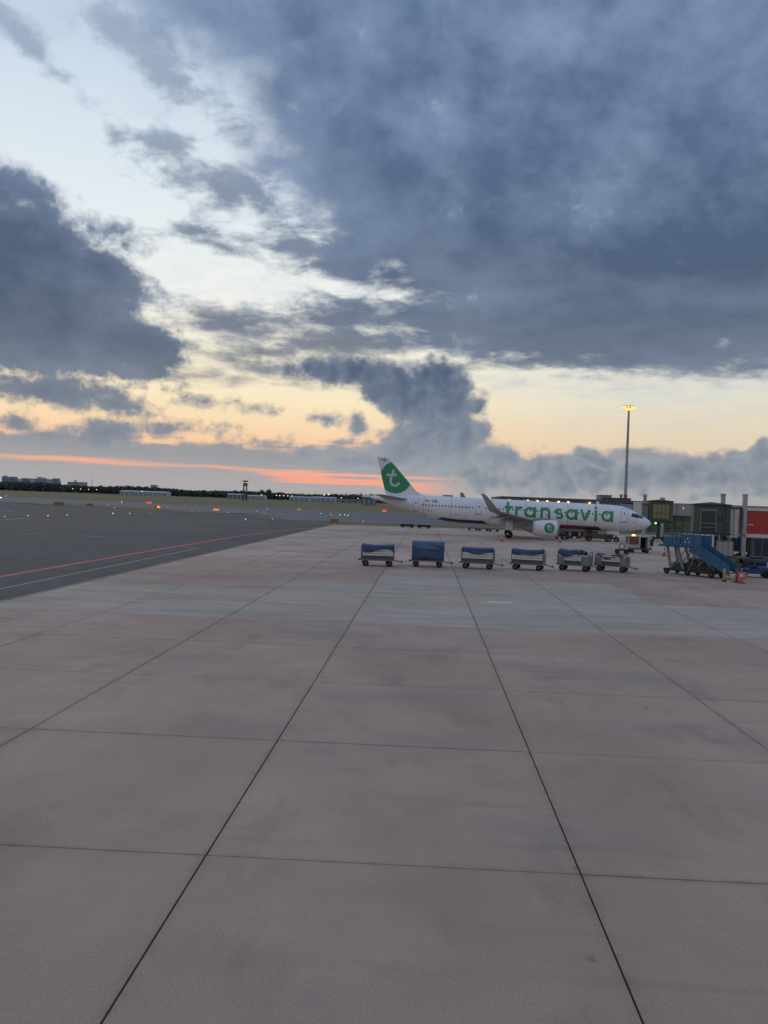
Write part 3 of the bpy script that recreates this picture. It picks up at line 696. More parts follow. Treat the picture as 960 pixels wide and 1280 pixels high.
# fin with dorsal fillet
FIN = [(1.85, 35.2, 42.0, .30), (2.25, 36.3, 42.2, .30), (2.7, 37.1, 42.32, .28), (4.5, 38.75, 42.85, .24), (6.5, 40.6, 43.4, .18), (7.85, 41.9, 43.82, .13), (8.0, 42.15, 43.86, .08)]
def fle(z, q):
    for a, c in zip(FIN, FIN[1:]):
        if z <= c[0]: return a[q]+(c[q]-a[q])*max(0, (z-a[0])/(c[0]-a[0]))
    return FIN[-1][q]
def fthick(s, z):                             # half thickness of the fin
    a, c, t_ = fle(z, 1), fle(z, 2), fle(z, 3); u_ = min(.985, max(.015, (s-a)/(c-a)))
    return t_*2.6*(.2969*math.sqrt(u_)-.126*u_-.3516*u_**2+.2843*u_**3-.1015*u_**4)*1.6
b = MB(); rings = []
zz = [1.85, 2.05, 2.25, 2.5, 2.7, 3.3, 3.9, 4.5, 5.2, 5.9, 6.5, 7.2, 7.85, 8.0]
for z in zz:
    a, c = fle(z, 1), fle(z, 2); us = [(1-math.cos(math.pi*k/14))/2 for k in range(15)]
    rings.append([Vector((XM-(a+(c-a)*u_), -fthick(a+(c-a)*u_, z)*(1 if 0 < u_ < 1 else 0), CZ+z)) for u_ in us] + [Vector((XM-(a+(c-a)*u_), fthick(a+(c-a)*u_, z), CZ+z)) for u_ in us[-2:0:-1]])
fin = b.loft(rings, cap1=True).build('fin', m_white, plane, fix=True)
# green disc clipped by the fin edges
DS, DZ, DR = 40.55, 4.75, 2.62
for sg in (-1, 1):
    b = MB(); rows = []
    for j in range(41):
        z = DZ-DR+2*DR*j/40
        hw = math.sqrt(max(0, DR**2-(z-DZ)**2))
        s0 = max(DS-hw, fle(z, 1)+.06); s1 = min(DS+hw, fle(z, 2)-.05)
        if s1 <= s0: s1 = s0+.001
        rows.append([Vector((XM-(s0+(s1-s0)*i/16), sg*(fthick(s0+(s1-s0)*i/16, z)+.02), CZ+z)) for i in range(17)])
    b.loft(rows, closed=False).build('green_disc', m_green, fin)
def finside(x, z, off): return Vector((x, -(fthick(XM-x, z-CZ)+off), z))
b = MB(); kx = XM-41.98; zb = CZ+3.15
stroke(b, [(kx+.95, zb+2.85), (kx+.92, zb+2.0), (kx+.6, zb+1.5), (kx+.62, zb+.95)] + arc(kx+1.32, zb+.92, .68, 180, 350, 18), .40, .03, finside)
stroke(b, [(kx-.18, zb+1.95), (kx+1.55, zb+2.05)], .38, .033, finside)
b.build('emblem', m_logo, fin)
# emblem on the near engine
def cowl(x, z, off):
    t_ = ex0-x; rr = 1.285-.01*abs(t_-1.3); q = max(-.99, min(.99, (z-(CZ-2.02))/rr))
    return Vector((x, -5.75-(rr*math.sqrt(1-q*q)+off), z))
ex0 = XM-14.55; ecx, ecz = ex0-1.45, CZ-2.0+.06
b = MB(); rows = []
for j in range(25):
    z = -.78+1.56*j/24; hw = math.sqrt(max(.0001, .78**2-z*z)); rows.append([cowl(ecx-hw+2*hw*i/12, ecz+z, .03) for i in range(13)])
b.loft(rows, closed=False).build('engine_disc', m_green, plane)
b = MB(); stroke(b, [(ecx-.1, ecz+.5), (ecx-.1, ecz-.1)] + arc(ecx+.16, ecz-.1, .26, 180, 340, 10), .15, .05, cowl); stroke(b, [(ecx-.42, ecz+.2), (ecx+.3, ecz+.2)], .14, .053, cowl)
b.build('engine_emblem', m_logo, plane)
# registration: PH-YHB in small strokes
GL = {'P': [[(0, 0), (0, 1), (.55, 1), (.55, .5), (0, .5)]], 'H': [[(0, 0), (0, 1)], [(.55, 0), (.55, 1)], [(0, .5), (.55, .5)]], '-': [[(.08, .5), (.45, .5)]], 'Y': [[(0, 1), (.28, .5), (.28, 0)], [(.55, 1), (.28, .5)]],
      'B': [[(0, 0), (0, 1), (.5, 1), (.5, .5), (0, .5)], [(.5, .5), (.55, .5), (.55, 0), (0, 0)]]}
def write(txt, x, z, h, proj, parent, name):
    b = MB()
    for i, ch in enumerate(txt):
        for ln in GL[ch]: stroke(b, [(x+i*h*.78+p[0]*h, z+p[1]*h) for p in ln], h*.18, .016, proj)
    b.build(name, m_regi, parent)
write('PH-YHB', XM-35.35, CZ+.98, .42, side, plane, 'registration')
write('YHB', XM-43.1, CZ+7.35, .36, finside, fin, 'fin_code')
# beacon and antenna on the roof, small vents on the tail
MB().lathe([(0, .14), (.12, .13), (.2, .02)], (XM-9.5, 0, CZ+2.06), (0, 0, 1), 12).build('beacon', m_warm, plane)
MB().prism([(XM-8.5, -.03), (XM-8.0, -.03), (XM-8.0, .03), (XM-8.5, .03)], CZ+2.0, CZ+2.5).build('antenna', m_white, plane)
MB().lathe([(0, .08), (.25, .06), (.27, .01)], (XM-35.3, -.9, CZ-1.05), (0, -.3, -1), 10).build('drain_mast', m_dark, plane)

# ------------------------------------------------------------------ baggage cart train
m_tarp = mat('blue_tarpaulin', (60, 80, 114), .6, var=.22, vscale=1.6, bump=.4, bscale=3)
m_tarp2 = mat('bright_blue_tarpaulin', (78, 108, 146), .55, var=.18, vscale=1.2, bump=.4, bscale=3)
m_tarpd = mat('faded_dark_tarpaulin', (60, 66, 84), .7, var=.25, vscale=2.5, bump=.5, bscale=4)
m_slat = mat('cream_boards', (228, 216, 204), .6, var=.10, vscale=2, streak=.3)
m_frame = mat('galvanised_frame', (112, 108, 108), .5, .35, var=.18, vscale=3)
m_panel = mat('grey_end_board', (128, 130, 130), .6, .1, var=.14, vscale=1.5, streak=.4)
m_sill = mat('dark_grey_sill', (82, 80, 84), .6, .1, var=.15)
m_hub = mat('wheel_hub', (96, 92, 92), .5, .4, var=.15)
_wh = MB().lathe([(-.075, .13), (-.085, .19), (-.05, .235), (.05, .235), (.085, .19), (.075, .13)], (0, 0, 0), (0, 1, 0), 20).mesh('wheel', m_tyre)
_rm = MB().lathe([(-.06, .01), (-.062, .14), (.062, .14), (.06, .01)], (0, 0, 0), (0, 1, 0), 16).mesh('rim', m_hub)
_sl = MB().box(-1.18, 1.18, -.016, .016, -.062, .062).mesh('slat', m_slat)
def wheel(parent, x, y, z=.235):
    w = place('wheel', _wh, parent, (x, y, z)); place('rim', _rm, w); return w
def cloth(name, prof_fn, L0, L1, m_, parent, n=22, seed=1, thick=.02):
    """prof_fn(u) -> list of (y, z) across the cart at u in 0..1 along it"""
    r_ = random.Random(seed); rows = []
    for k in range(n+1):
        u_ = k/n; x = L0+(L1-L0)*u_
        rows.append([Vector((x+r_.uniform(-.006, .006), y+r_.uniform(-.012, .012), z+r_.uniform(-.014, .014))) for y, z in prof_fn(u_)])
    o = MB().loft(rows, closed=False).build(name, m_, parent)
    sd = o.modifiers.new('thickness', 'SOLIDIFY'); sd.thickness = thick; sd.offset = 0
    return o
def tarp_profile(top, drop, side_drop, sag, half, wave=0.0, back=.5):
    def fn(u_):
        e = sag*math.sin(math.pi*u_)
        dl = drop(u_)
        zt = top-e + wave*math.sin(9*u_+1)
        pts = []
        for k in range(7): pts.append((-half-.03+.02*math.sin(7*u_+k), zt-dl*(1-k/6.0)-.02))
        for k in range(1, 8):
            y = -half+2*half*k/8; pts.append((y, zt+.05*math.sin(math.pi*k/8)-.25*e*math.sin(math.pi*k/8)))
        for k in range(5): pts.append((half+.03, zt-back*k/4-.02))
        return pts
    return fn
def cart(label, px0, px1, py, yaw, kind):
    a, c = G(px0, py), G(px1, py)
    root = thing('baggage_cart', label, 'baggage cart', ((a.x+c.x)/2, (a.y+c.y)/2+.6, 0), R(yaw), 'baggage carts coupled in a train')
    HL, HW = 1.26, .72
    b = MB(); b.box(-HL, HL, -HW, -HW+.08, .44, .56); b.box(-HL, HL, HW-.08, HW, .44, .56); b.box(-HL+.01, HL-.01, -HW+.08, HW-.08, .5, .55)
    for x in (-.92, .92): b.box(x-.06, x+.06, -HW+.1, HW-.1, .2, .5)
    b.build('chassis', m_frame, root)
    for x in (-.92, .92):
        for y in (-.6, .6): wheel(root, x, y)
    b = MB(); b.bar((HL, 0, .46), (HL+.62, 0, .34), .07); b.box(HL+.55, HL+.75, -.09, .09, .30, .40)
    db = b.build('drawbar', m_frame, root)
    MB().tube((HL+.66, 0, .26), (HL+.66, 0, .46), .03, n=8).build('coupling_pin', m_dark, db)
    MB().box(-HL-.22, -HL, -.06, .06, .4, .5).build('rear_hitch', m_dark, root)
    top = {'drape': 1.62, 'full': 1.92, 'flat': 1.58, 'flat2': 1.60, 'loose': 1.58, 'heap': 1.28}[kind]
    # end frames of tube with wire bars
    for sx in (-1, 1):
        b = MB(); x = sx*(HL-.03)
        for y in (-HW+.04, HW-.04): b.bar((x, y, .54), (x, y, top-.03), .06)
        b.bar((x, -HW, top-.06), (x, HW, top-.06), .05); b.bar((x, -HW, .8), (x, HW, .8), .04)
        if kind in ('drape', 'flat'):
            for k in range(1, 6): b.bar((x, -HW+k*.24, .56), (x, -HW+k*.24, top-.08), .022)
        ef = b.build('end_frame', m_frame, root)
        if (kind in ('flat', 'flat2', 'loose', 'heap') and sx > 0) or kind in ('loose', 'heap'):
            MB().box(x-.015+sx*.05, x+.015+sx*.05, -HW+.02, HW-.02, .56, top-.32).build('end_board', m_panel, ef)
    if kind != 'full':
        for sy in (-1, 1):
            MB().box(-HL+.05, HL-.05, sy*(HW-.03)-.015, sy*(HW-.03)+.015, .56, .82).build('side_sill', m_sill, root)
            for k in range(3): place('slat', _sl, root, (0, sy*(HW-.03), .90+k*.172))
            for x in (-.6, .05, .7): MB().bar((x, sy*(HW-.065), .5), (x, sy*(HW-.065), top-.2), .035).build('stake', m_frame, root)
    else:
        MB().box(-HL+.05, HL-.05, -HW+.05, HW-.05, .58, .72).build('side_sill', m_sill, root)
    if kind == 'loose': MB().box(.62, 1.22, -HW-.012, -HW+.012, .56, 1.24).build('side_panel', m_panel, root)
    if kind in ('loose', 'heap'):                # sheet metal panels each side of the boards
        for sx in ((-1, 1) if kind == 'heap' else (-1,)):
            MB().box(min(sx*1.22, sx*.72), max(sx*1.22, sx*.72), -HW-.012, -HW+.012, .56, 1.2 if sx > 0 else 1.18).build('side_panel', m_panel, root)
    if kind == 'drape':
        fn = tarp_profile(1.66, lambda u_: .52-.30*math.sin(math.pi*min(1, max(0, (u_-.32)/.68)))**.8*(1 if u_ > .32 else 0)+.03*math.sin(14*u_), .4, .07, HW)
        cloth('tarpaulin', fn, -HL+.08, HL-.02, m_tarp, root, seed=3)
    elif kind == 'full':
        fn = tarp_profile(1.94, lambda u_: 1.26+.05*math.sin(9*u_)+.03*math.sin(23*u_), 1, .02, HW+.03, back=1.2)
        cloth('tarpaulin', fn, -HL+.02, HL-.02, m_tarp, root, seed=5)
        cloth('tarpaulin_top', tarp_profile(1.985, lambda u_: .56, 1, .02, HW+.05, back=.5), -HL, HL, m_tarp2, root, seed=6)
    elif kind in ('flat', 'flat2'):
        dr = (lambda u_: .20+.20*math.sin(math.pi*u_)**1.3) if kind == 'flat' else (lambda u_: .34+.03*math.sin(11*u_)-.05*u_)
        cloth('tarpaulin', tarp_profile(1.62, dr, 1, .07 if kind == 'flat2' else .02, HW), -HL+.02, HL-.12, m_tarp, root, seed=8 if kind == 'flat' else 9)
    elif kind == 'loose':
        cloth('tarpaulin', tarp_profile(1.64, lambda u_: .22+.26*abs(math.sin(3.6*u_+.3)), 1, .03, HW, .03), -HL+.05, .52, m_tarp, root, seed=11)
        cloth('tarpaulin_fold', tarp_profile(1.50, lambda u_: .22+.1*math.sin(8*u_), 1, .0, HW-.1, .05), .35, .85, m_tarpd, root, seed=12)
    else:
        MB().box(-HL+.12, HL-.12, -HW+.1, HW-.1, .58, 1.16).build('load', m_tarpd, root)
        cloth('tarpaulin', tarp_profile(1.32, lambda u_: .12+.12*abs(math.sin(5*u_)), 1, .02, HW-.05, .06), -HL+.05, 1.0, m_tarpd, root, seed=14)
    return root
cart('leftmost baggage cart with a sagging blue tarpaulin hanging over its cream boards', 448, 493, 708, 7, 'drape')
cart('tall baggage cart wrapped right down to its deck in blue tarpaulin', 512, 556, 709, 1, 'full')
cart('baggage cart third from the left with a short bowed blue tarpaulin over three cream boards', 576, 619, 711.5, -8, 'flat')
cart('baggage cart fourth from the left, blue cover dipping between a grey end board', 639, 683, 713, -15, 'flat2')
cart('baggage cart with rumpled blue tarpaulin ending short of its grey sheet metal end', 699, 741, 714, -22, 'loose')
cart('rightmost baggage cart, open grey metal body with a dark cover heaped on top', 747, 787, 715, -24, 'heap')

# ------------------------------------------------------------------ cones, bollards
m_cone = mat('cone_orange', (206, 82, 64), .6, var=.1)
m_cwhite = mat('cone_band_white', (210, 206, 204), .5, var=.08)
m_cbase = mat('cone_base_rubber', (60, 48, 46), .8, var=.1)
def cone(px, py, label, h=.95):
    g_ = G(px, py); t = thing('traffic_cone', label, 'traffic cone', g_, 0)
    b = MB(); b.box(-.22, .22, -.22, .22, 0, .05); b.build('base', m_cbase, t)
    MB().lathe([(.05, .17), (h*.98, .04), (h, .03), (h, .005)], (0, 0, 0), (0, 0, 1), 16).build('body', m_cone, t, fix=True)
    MB().lathe([(h*.45, .125), (h*.66, .095)], (0, 0, 0), (0, 0, 1), 16).build('band', m_cwhite, t, fix=True)
cone(627, 677, 'orange cone standing beside the airliner main wheels')
cone(700, 678.5, 'orange cone standing just ahead of the white engine')
cone(830, 695, 'orange cone between the white service van and the blue stairs', 1.0)
cone(926.5, 729, 'orange cone at the foot of the blue stairs beside the red post', 1.05)
m_ybol = mat('bollard_yellow', (178, 146, 50), .55, var=.12)
t = thing('bollard', 'yellow bollard with a dark foot below the blue stairs', 'bollard', G(905, 727), 0)
MB().lathe([(.12, .1), (.9, .1), (.96, .07), (.97, .01)], (0, 0, 0), (0, 0, 1), 16).build('post', m_ybol, t, fix=True)
MB().lathe([(0, .17), (.1, .15), (.14, .11), (.14, .02)], (0, 0, 0), (0, 0, 1), 16).build('foot', m_cbase, t, fix=True)
m_rpost = mat('barrier_red', (150, 44, 52), .55, var=.12)
t = thing('barrier_post', 'dark red barrier post on a round base beside the yellow bollard', 'barrier post', G(920.5, 728), 0)
MB().lathe([(.06, .09), (1.0, .085), (1.05, .01)], (0, 0, 0), (0, 0, 1), 14).build('post', m_rpost, t, fix=True)
MB().lathe([(0, .28), (.06, .27), (.09, .1), (.09, .01)], (0, 0, 0), (0, 0, 1), 18).build('base', m_cbase, t, fix=True)
MB().box(.07, .75, -.015, .015, .25, .8).build('board', mat('faded_pink_board', (170, 138, 136), .7, var=.15), t)

# ------------------------------------------------------------------ blue passenger steps
m_blue = mat('steps_blue', (54, 98, 126), .55, var=.2, vscale=1.2, streak=.55)
m_blued = mat('steps_dark_blue', (44, 74, 104), .55, var=.15, vscale=1.5)
m_steel = mat('bare_steel_leg', (138, 134, 130), .5, .3, var=.18)
g0 = G(841, 717); g1 = G(900, 723.5); ang = math.atan2(g1.y-g0.y, g1.x-g0.x)
sd = (g1-g0).length
stp = thing('passenger_steps', 'blue mobile passenger steps with raised platform parked by the jet bridge', 'passenger steps', g0+Vector((.0, .5, 0)), ang)
b = MB(); b.box(-.2, sd+.2, -.75, -.6, .28, .46); b.box(-.2, sd+.2, .6, .75, .28, .46)
for x in (0, sd*.35, sd*.7, sd): b.box(x-.06, x+.06, -.6, .6, .3, .44)
b.build('chassis', m_dark, stp)
for x in (.1, sd*.48, sd-.1):
    for y in (-.72, .72): wheel(stp, x, y)
b = MB()
for y in (-.55, .55): b.bar((.35, y, .45), (-.05, y, 2.2), .17); b.bar((1.5, y, .45), (.9, y, 2.2), .17); b.bar((.4, y, .6), (1.6, y, 2.0), .07); b.bar((2.0, y, .45), (2.5, y, 1.6), .1)
b.build('lift_legs', m_steel, stp)
MB().box(.45, 1.35, -.5, .5, .46, .95).build('hydraulic_box', m_blued, stp)
b = MB()
for x in (2.2, 2.9, 3.6): b.bar((x, -.5, .45), (x+.15, -.5, 2.2-(x-1.9)*.42), .07); b.bar((x, .5, .45), (x+.4, .5, 1.5), .07)
b.build('support_frame', m_sill, stp)
MB().box(1.75, 2.9, -.45, .45, .46, 1.35).build('engine_housing', mat('rusty_housing', (96, 82, 72), .7, var=.25, streak=.4), stp); MB().box(2.95, 4.1, -.5, .5, .46, .95).build('battery_box', m_dark, stp)
MB().box(-.75, 2.3, -.75, .75, 2.2, 2.34).build('platform', m_blued, stp)
for x0, x1, y in ((-.3, .5, -.74), (.56, 1.22, -.74), (-.3, 1.4, .74)):
    MB().box(x0, x1, y-.02, y+.02, 2.36, 3.02).build('side_panel', m_blue, stp)
b = MB()
for y in (-.72, .72):
    for x in (-.3, -.05, .25, .52, .85, 1.2): b.bar((x, y, 2.3), (x, y, 3.45), .04)
    b.bar((-.32, y, 3.45), (1.35, y, 3.45), .045); b.bar((-.32, y, 3.2), (1.35, y, 3.2), .03)
b.build('railing', m_blued, stp)
# flight of stairs
xs, zs, xe, ze = 2.0, 2.30, 5.5, .42
for y in (-.72, .72):
    b = MB(); b.add([(xs, y-.03, zs-.35), (xe, y-.03, ze-.15), (xe, y-.03, ze+.62), (xs+.3, y-.03, zs+.55), (xs, y+.03, zs-.35), (xe, y+.03, ze-.15), (xe, y+.03, ze+.62), (xs+.3, y+.03, zs+.55)],
                    [(0, 1, 2, 3), (7, 6, 5, 4), (0, 4, 5, 1), (1, 5, 6, 2), (2, 6, 7, 3), (3, 7, 4, 0)])
    b.build('stringer', m_blue, stp, fix=True)
for k in range(11):
    u_ = (k+.5)/11; MB().box(xs+(xe-xs)*u_-.16, xs+(xe-xs)*u_+.16, -.69, .69, zs+(ze-zs)*u_-.03, zs+(ze-zs)*u_+.01).build('tread', m_sill, stp)
for y in (-.75, .75): MB().box(1.35, 3.05, y-.025, y+.025, 2.30, 3.22).build('stair_head_panel', m_blue, stp)
b = MB()
for k, (x, z) in enumerate(((1.72, 2.60), (1.90, 2.86), (2.08, 2.60))): b.add([(x-.08, -.782, z), (x+.08, -.782, z), (x, -.782, z+.17)], [(0, 1, 2)])
b.build('triangle_mark', m_cwhite, stp)
b = MB()
for y in (-.74, .74):
    b.bar((1.35, y, 3.5), (3.0, y, 3.5), .045)
    for x in (1.38, 1.9, 2.4, 2.98): b.bar((x, y, 3.2), (x, y, 3.5), .035)
b.build('handrail', m_blued, stp)
b = MB()
for k in range(14):
    a0, a1 = 2*math.pi*k/14, 2*math.pi*(k+1)/14; b.bar((2.35+.32*math.cos(a0), -.6, .95+.32*math.sin(a0)), (2.35+.32*math.cos(a1), -.6, .95+.32*math.sin(a1)), .09)
b.build('hose_reel', m_dark, stp)
b = MB()
for (x0, z0), (x1, z1) in (((.4, .5), (1.5, 1.3)), ((1.5, 1.3), (2.6, 1.5)), ((2.4, .5), (3.3, 1.3)), ((3.3, 1.3), (4.2, .6))): b.bar((x0, -.58, z0), (x1, -.58, z1), .05); b.bar((x0, .58, z0), (x1, .58, z1), .05)
b.build('brace', m_steel, stp)
# ------------------------------------------------------------------ service vehicles
m_vanw = mat('service_grey_white', (178, 178, 176), .5, var=.08, streak=.3)
m_black = mat('dark_opening', (18, 18, 22), .7, var=.1)
g0 = G(784, 691); g1 = G(815, 692.2); van_l = (g1-g0).length
v = thing('service_van', 'boxy pale grey service van with an open dark loading door under the airliner nose', 'service van', g0+Vector((0, .8, 0)), math.atan2(g1.y-g0.y, g1.x-g0.x))
b = MB(); b.box(.0, 1.5, -.8, .8, .42, 1.0); b.box(.1, 1.3, .5, .8, 1.0, 1.9); b.box(1.3, 1.5, -.8, .8, 1.0, 1.9); b.box(2.32, van_l, -.8, .8, .42, 1.9); b.box(1.5, 2.32, .6, .8, .42, 1.9); b.box(.0, van_l, -.8, .8, 1.9, 2.02); b.box(1.5, 2.32, -.8, .6, .42, .5)
b.build('body', m_vanw, v)
MB().box(1.52, 2.3, .2, .5, .52, 1.88).build('cargo_hold', m_black, v)
b = MB(); b.bar((.08, -.76, 1.0), (.2, -.76, 1.9), .08); b.bar((.08, .76, 1.0), (.2, .76, 1.9), .08); b.build('cab_pillar', m_vanw, v)
MB().box(.25, 1.28, -.78, -.765, 1.02, 1.86).build('cab_window', mat('warm_cab_glass', (120, 78, 58), .2, var=.3), v)
MB().box(2.62, 2.98, -.82, -.8, .95, 1.7).build('side_window', m_pane, v)
MB().box(.1, van_l-.1, -.84, -.8, .44, .6).build('skirt', m_sill, v)
for x in (.6, van_l-.6):
    for y in (-.7, .7):
        w = wheel(v, x, y, .26)
MB().lathe([(2.02, .2), (2.16, .18), (2.2, .02)], (.75, -.5, 0), (0, 0, 1), 12).build('amber_beacon', mat('amber_beacon', (255, 170, 80), .4, emit=((255, 176, 90), 5)), v)
# pushback tug by the nose gear
m_brown = mat('tug_dull_brown', (84, 70, 64), .6, var=.18)
ng = plane.location + Vector((pd.x, pd.y, 0))*(XM-5.07)
tg = thing('pushback_tug', 'low dull brown pushback tug at the airliner nose wheel', 'pushback tug', ng+Vector((-2.8, .2, 0)), R(pl_yaw))
MB().box(-2.2, 2.2, -1.2, 1.2, .4, 1.15).build('body', m_brown, tg); MB().box(-2.0, -1.0, -1.1, 1.1, 1.15, 1.75).build('cab', m_brown, tg)
MB().box(-1.9, -1.1, -1.13, -1.1, 1.2, 1.65).build('cab_window', m_pane, tg)
for x in (-1.5, 1.5):
    for y in (-1.15, 1.15): MB().lathe([(-.16, .3), (-.16, .45), (.16, .45), (.16, .3)], (x, y, .45), (0, 1, 0), 18).build('wheel', m_tyre, tg, fix=True)
# loader with conveyor at the forward hold, behind the fuselage
bl = thing('belt_loader', 'dark belt loader raised behind the airliner forward hold', 'belt loader', ng+Vector((-8, 3.6, 0)), R(84))
MB().box(-2.6, 2.0, -.8, .8, .4, .9).build('body', m_sill, bl); b = MB(); b.bar((-2.8, 0, .8), (3.0, 0, 2.3), .9, .18); b.build('conveyor', m_dark, bl)
for x in (-1.8, 1.4):
    for y in (-.75, .75): wheel(bl, x, y)
# wire cages beyond the forward fuselage
proto = None
for k, px in enumerate((701, 713, 725, 737)):
    g_ = G(px+5, 673)
    if proto is None:
        proto = thing('wire_cage', 'dark wire baggage cage nearest the white engine, behind the airliner fuselage', 'baggage cage', g_, R(-4), 'wire cages behind the airliner')
        b = MB(); b.box(-.75, .75, -.6, .6, .3, .4)
        for x in [-.75+.25*q for q in range(7)]: b.bar((x, -.6, .4), (x, -.6, 1.7), .035); b.bar((x, .6, .4), (x, .6, 1.7), .035)
        for z in (.75, 1.1, 1.45, 1.7): b.bar((-.75, -.6, z), (.75, -.6, z), .03); b.bar((-.75, .6, z), (.75, .6, z), .03)
        b.build('cage', m_frame, proto)
        MB().box(-.6, .6, -.4, .4, .42, 1.2).build('load', m_dark, proto)
        for x in (-.55, .55):
            for y in (-.5, .5): wheel(proto, x, y)
    else:
        c_ = copy_tree(proto); c_.location = g_
        c_['label'] = ('', 'second wire baggage cage from the white engine, behind the airliner fuselage', 'third wire baggage cage from the white engine, behind the airliner fuselage', 'wire baggage cage nearest the airliner nose wheel, last of the row')[k]
# flat dollies beyond the wing and the tail
proto = None
for k, (px, py) in enumerate(((591, 663), (604, 663.8), (617, 664.6))):
    g_ = G(px, py)
    if proto is None:
        proto = thing('flat_dolly', 'flat grey dolly of the row beyond the wing, farthest from the main wheels', 'dolly', g_, R(-2), 'grey flat dollies beyond the wing')
        MB().box(-.95, .95, -.8, .8, .42, .62).build('deck', m_frame, proto); b = MB(); b.bar((.95, 0, .45), (1.5, 0, .4), .08); b.build('drawbar', m_dark, proto)
        for x in (-.7, .7):
            for y in (-.7, .7): wheel(proto, x, y)
    else:
        c_ = copy_tree(proto); c_.location = g_
        c_['label'] = ('', 'middle flat grey dolly of the row beyond the airliner wing', 'flat grey dolly of the row beyond the wing, nearest the main wheels')[k]
proto = None
for k, (px, py) in enumerate(((509, 659.5), (530, 660.5))):
    g_ = G(px, py)
    if proto is None:
        proto = thing('low_trailer', 'low black trailer under the tail, the one farther from the airliner wing', 'trailer', g_, R(-2), 'low black trailers under the tail')
        MB().box(-1.35, 1.35, -.8, .8, .3, .68).build('deck', m_black, proto)
        for x in (-.9, .9):
            for y in (-.7, .7): wheel(proto, x, y)
    else:
        c_ = copy_tree(proto); c_.location = g_
        c_['label'] = 'low black trailer under the tail, the one nearer the airliner wing'
g_ = G(777, 692.5)
t = thing('equipment_trolley', 'small dark trolley with coiled hose behind the rightmost baggage cart', 'trolley', g_, R(-8))
MB().box(-.7, .7, -.5, .5, .4, .55).build('deck', m_dark, t)
b = MB(); 
for k in range(24):
    a0, a1 = 2*math.pi*k/24, 2*math.pi*(k+1)/24; b.bar((.32*math.cos(a0), -.1, .88+.3*math.sin(a0)), (.32*math.cos(a1), -.1, .88+.3*math.sin(a1)), .1)
b.build('hose', m_frame, t)
for x in (-.5, .5):
    for y in (-.45, .45): wheel(t, x, y)

# ------------------------------------------------------------------ pier, jet bridges, floodlight mast
def corrugated(name, c, scale=14):
    m_ = mat(name, c, .6, .1, var=.08, streak=.3)
    t = m_.node_tree; b_ = t.nodes['Principled BSDF']
    tc = t.nodes.new('ShaderNodeTexCoord'); w = t.nodes.new('ShaderNodeTexWave'); w.inputs['Scale'].default_value = scale; w.bands_direction = 'X'
    bp = t.nodes.new('ShaderNodeBump'); bp.inputs['Strength'].default_value = .6; bp.inputs['Distance'].default_value = .04
    t.links.new(tc.outputs['Object'], w.inputs['Vector']); t.links.new(w.outputs['Color'], bp.inputs['Height']); t.links.new(bp.outputs[0], b_.inputs['Normal'])
    return m_
m_wallg = corrugated('pier_grey_cladding', (168, 160, 160), 3)
m_roof = mat('pier_dark_roof', (92, 92, 98), .7, var=.1, vscale=.3)
m_gglass = mat('green_glass', (92, 112, 72), .3, var=.25, vscale=.25)
m_mull = mat('mullion_grey', (70, 76, 70), .5, var=.1)
m_cream = corrugated('bridge_cream_cladding', (228, 214, 208), 4)
m_bgrey = corrugated('bridge_grey_cladding', (150, 152, 156), 4)
m_bred = mat('bridge_red_panel', (182, 54, 44), .5, var=.1, vscale=1, streak=.25)
m_cab = mat('cab_dark_green', (66, 80, 72), .55, var=.12, streak=.3)
m_cabl = mat('cab_frame_grey', (112, 116, 112), .5, var=.1)
m_cabr = mat('cab_roof', (44, 50, 52), .6, var=.12)
m_curt = mat('cab_lit_blind', (126, 118, 82), .6, var=.2, vscale=3, emit=((190, 176, 110), .02))
m_col = mat('concrete_column', (176, 170, 166), .7, var=.12, streak=.4)
m_lamp = mat('pier_lamp', (255, 236, 190), .4, emit=((255, 226, 150), 7))
m_lampd = mat('pier_lamp_dim', (220, 200, 130), .4, emit=((226, 204, 120), .7))
m_green_l = mat('green_signal', (140, 255, 150), .4, emit=((120, 255, 150), 2.5))

PX, PYY = 19.0, 192.0
pier = thing('terminal_pier', 'long low grey terminal pier with dark flat roof behind the airliner', 'terminal pier', (PX, PYY, 0), 0)
MB().box(0, 95, 0.2, 26, 4.2, 7.0).build('upper_wall', m_wallg, pier)
MB().box(.2, 95, 1.4, 25.5, 0, 4.2).build('glazed_storey', m_gglass, pier)
MB().box(-.6, 38, -.6, 27, 6.9, 7.4).build('roof', m_roof, pier); MB().box(38, 95.5, .1, 27, 7.0, 7.2).build('roof', m_wallg, pier)
_mu = MB().box(-.07, .07, 1.2, 1.4, .02, 4.18).mesh('mullion', m_mull)
for k in range(48): place('mullion', _mu, pier, (.9+k*1.98, 0, 0))
for z in (1.5, 3.0): MB().box(.2, 95, 1.27, 1.36, z, z+.12).build('transom', m_mull, pier)
MB().box(.0, 95.2, -.05, 1.2, 4.0, 4.2).build('soffit', m_mull, pier)
for k in range(19): MB().box(2.5+k*5, 2.56+k*5, .12, .2, 4.22, 6.88).build('cladding_seam', m_mull, pier)
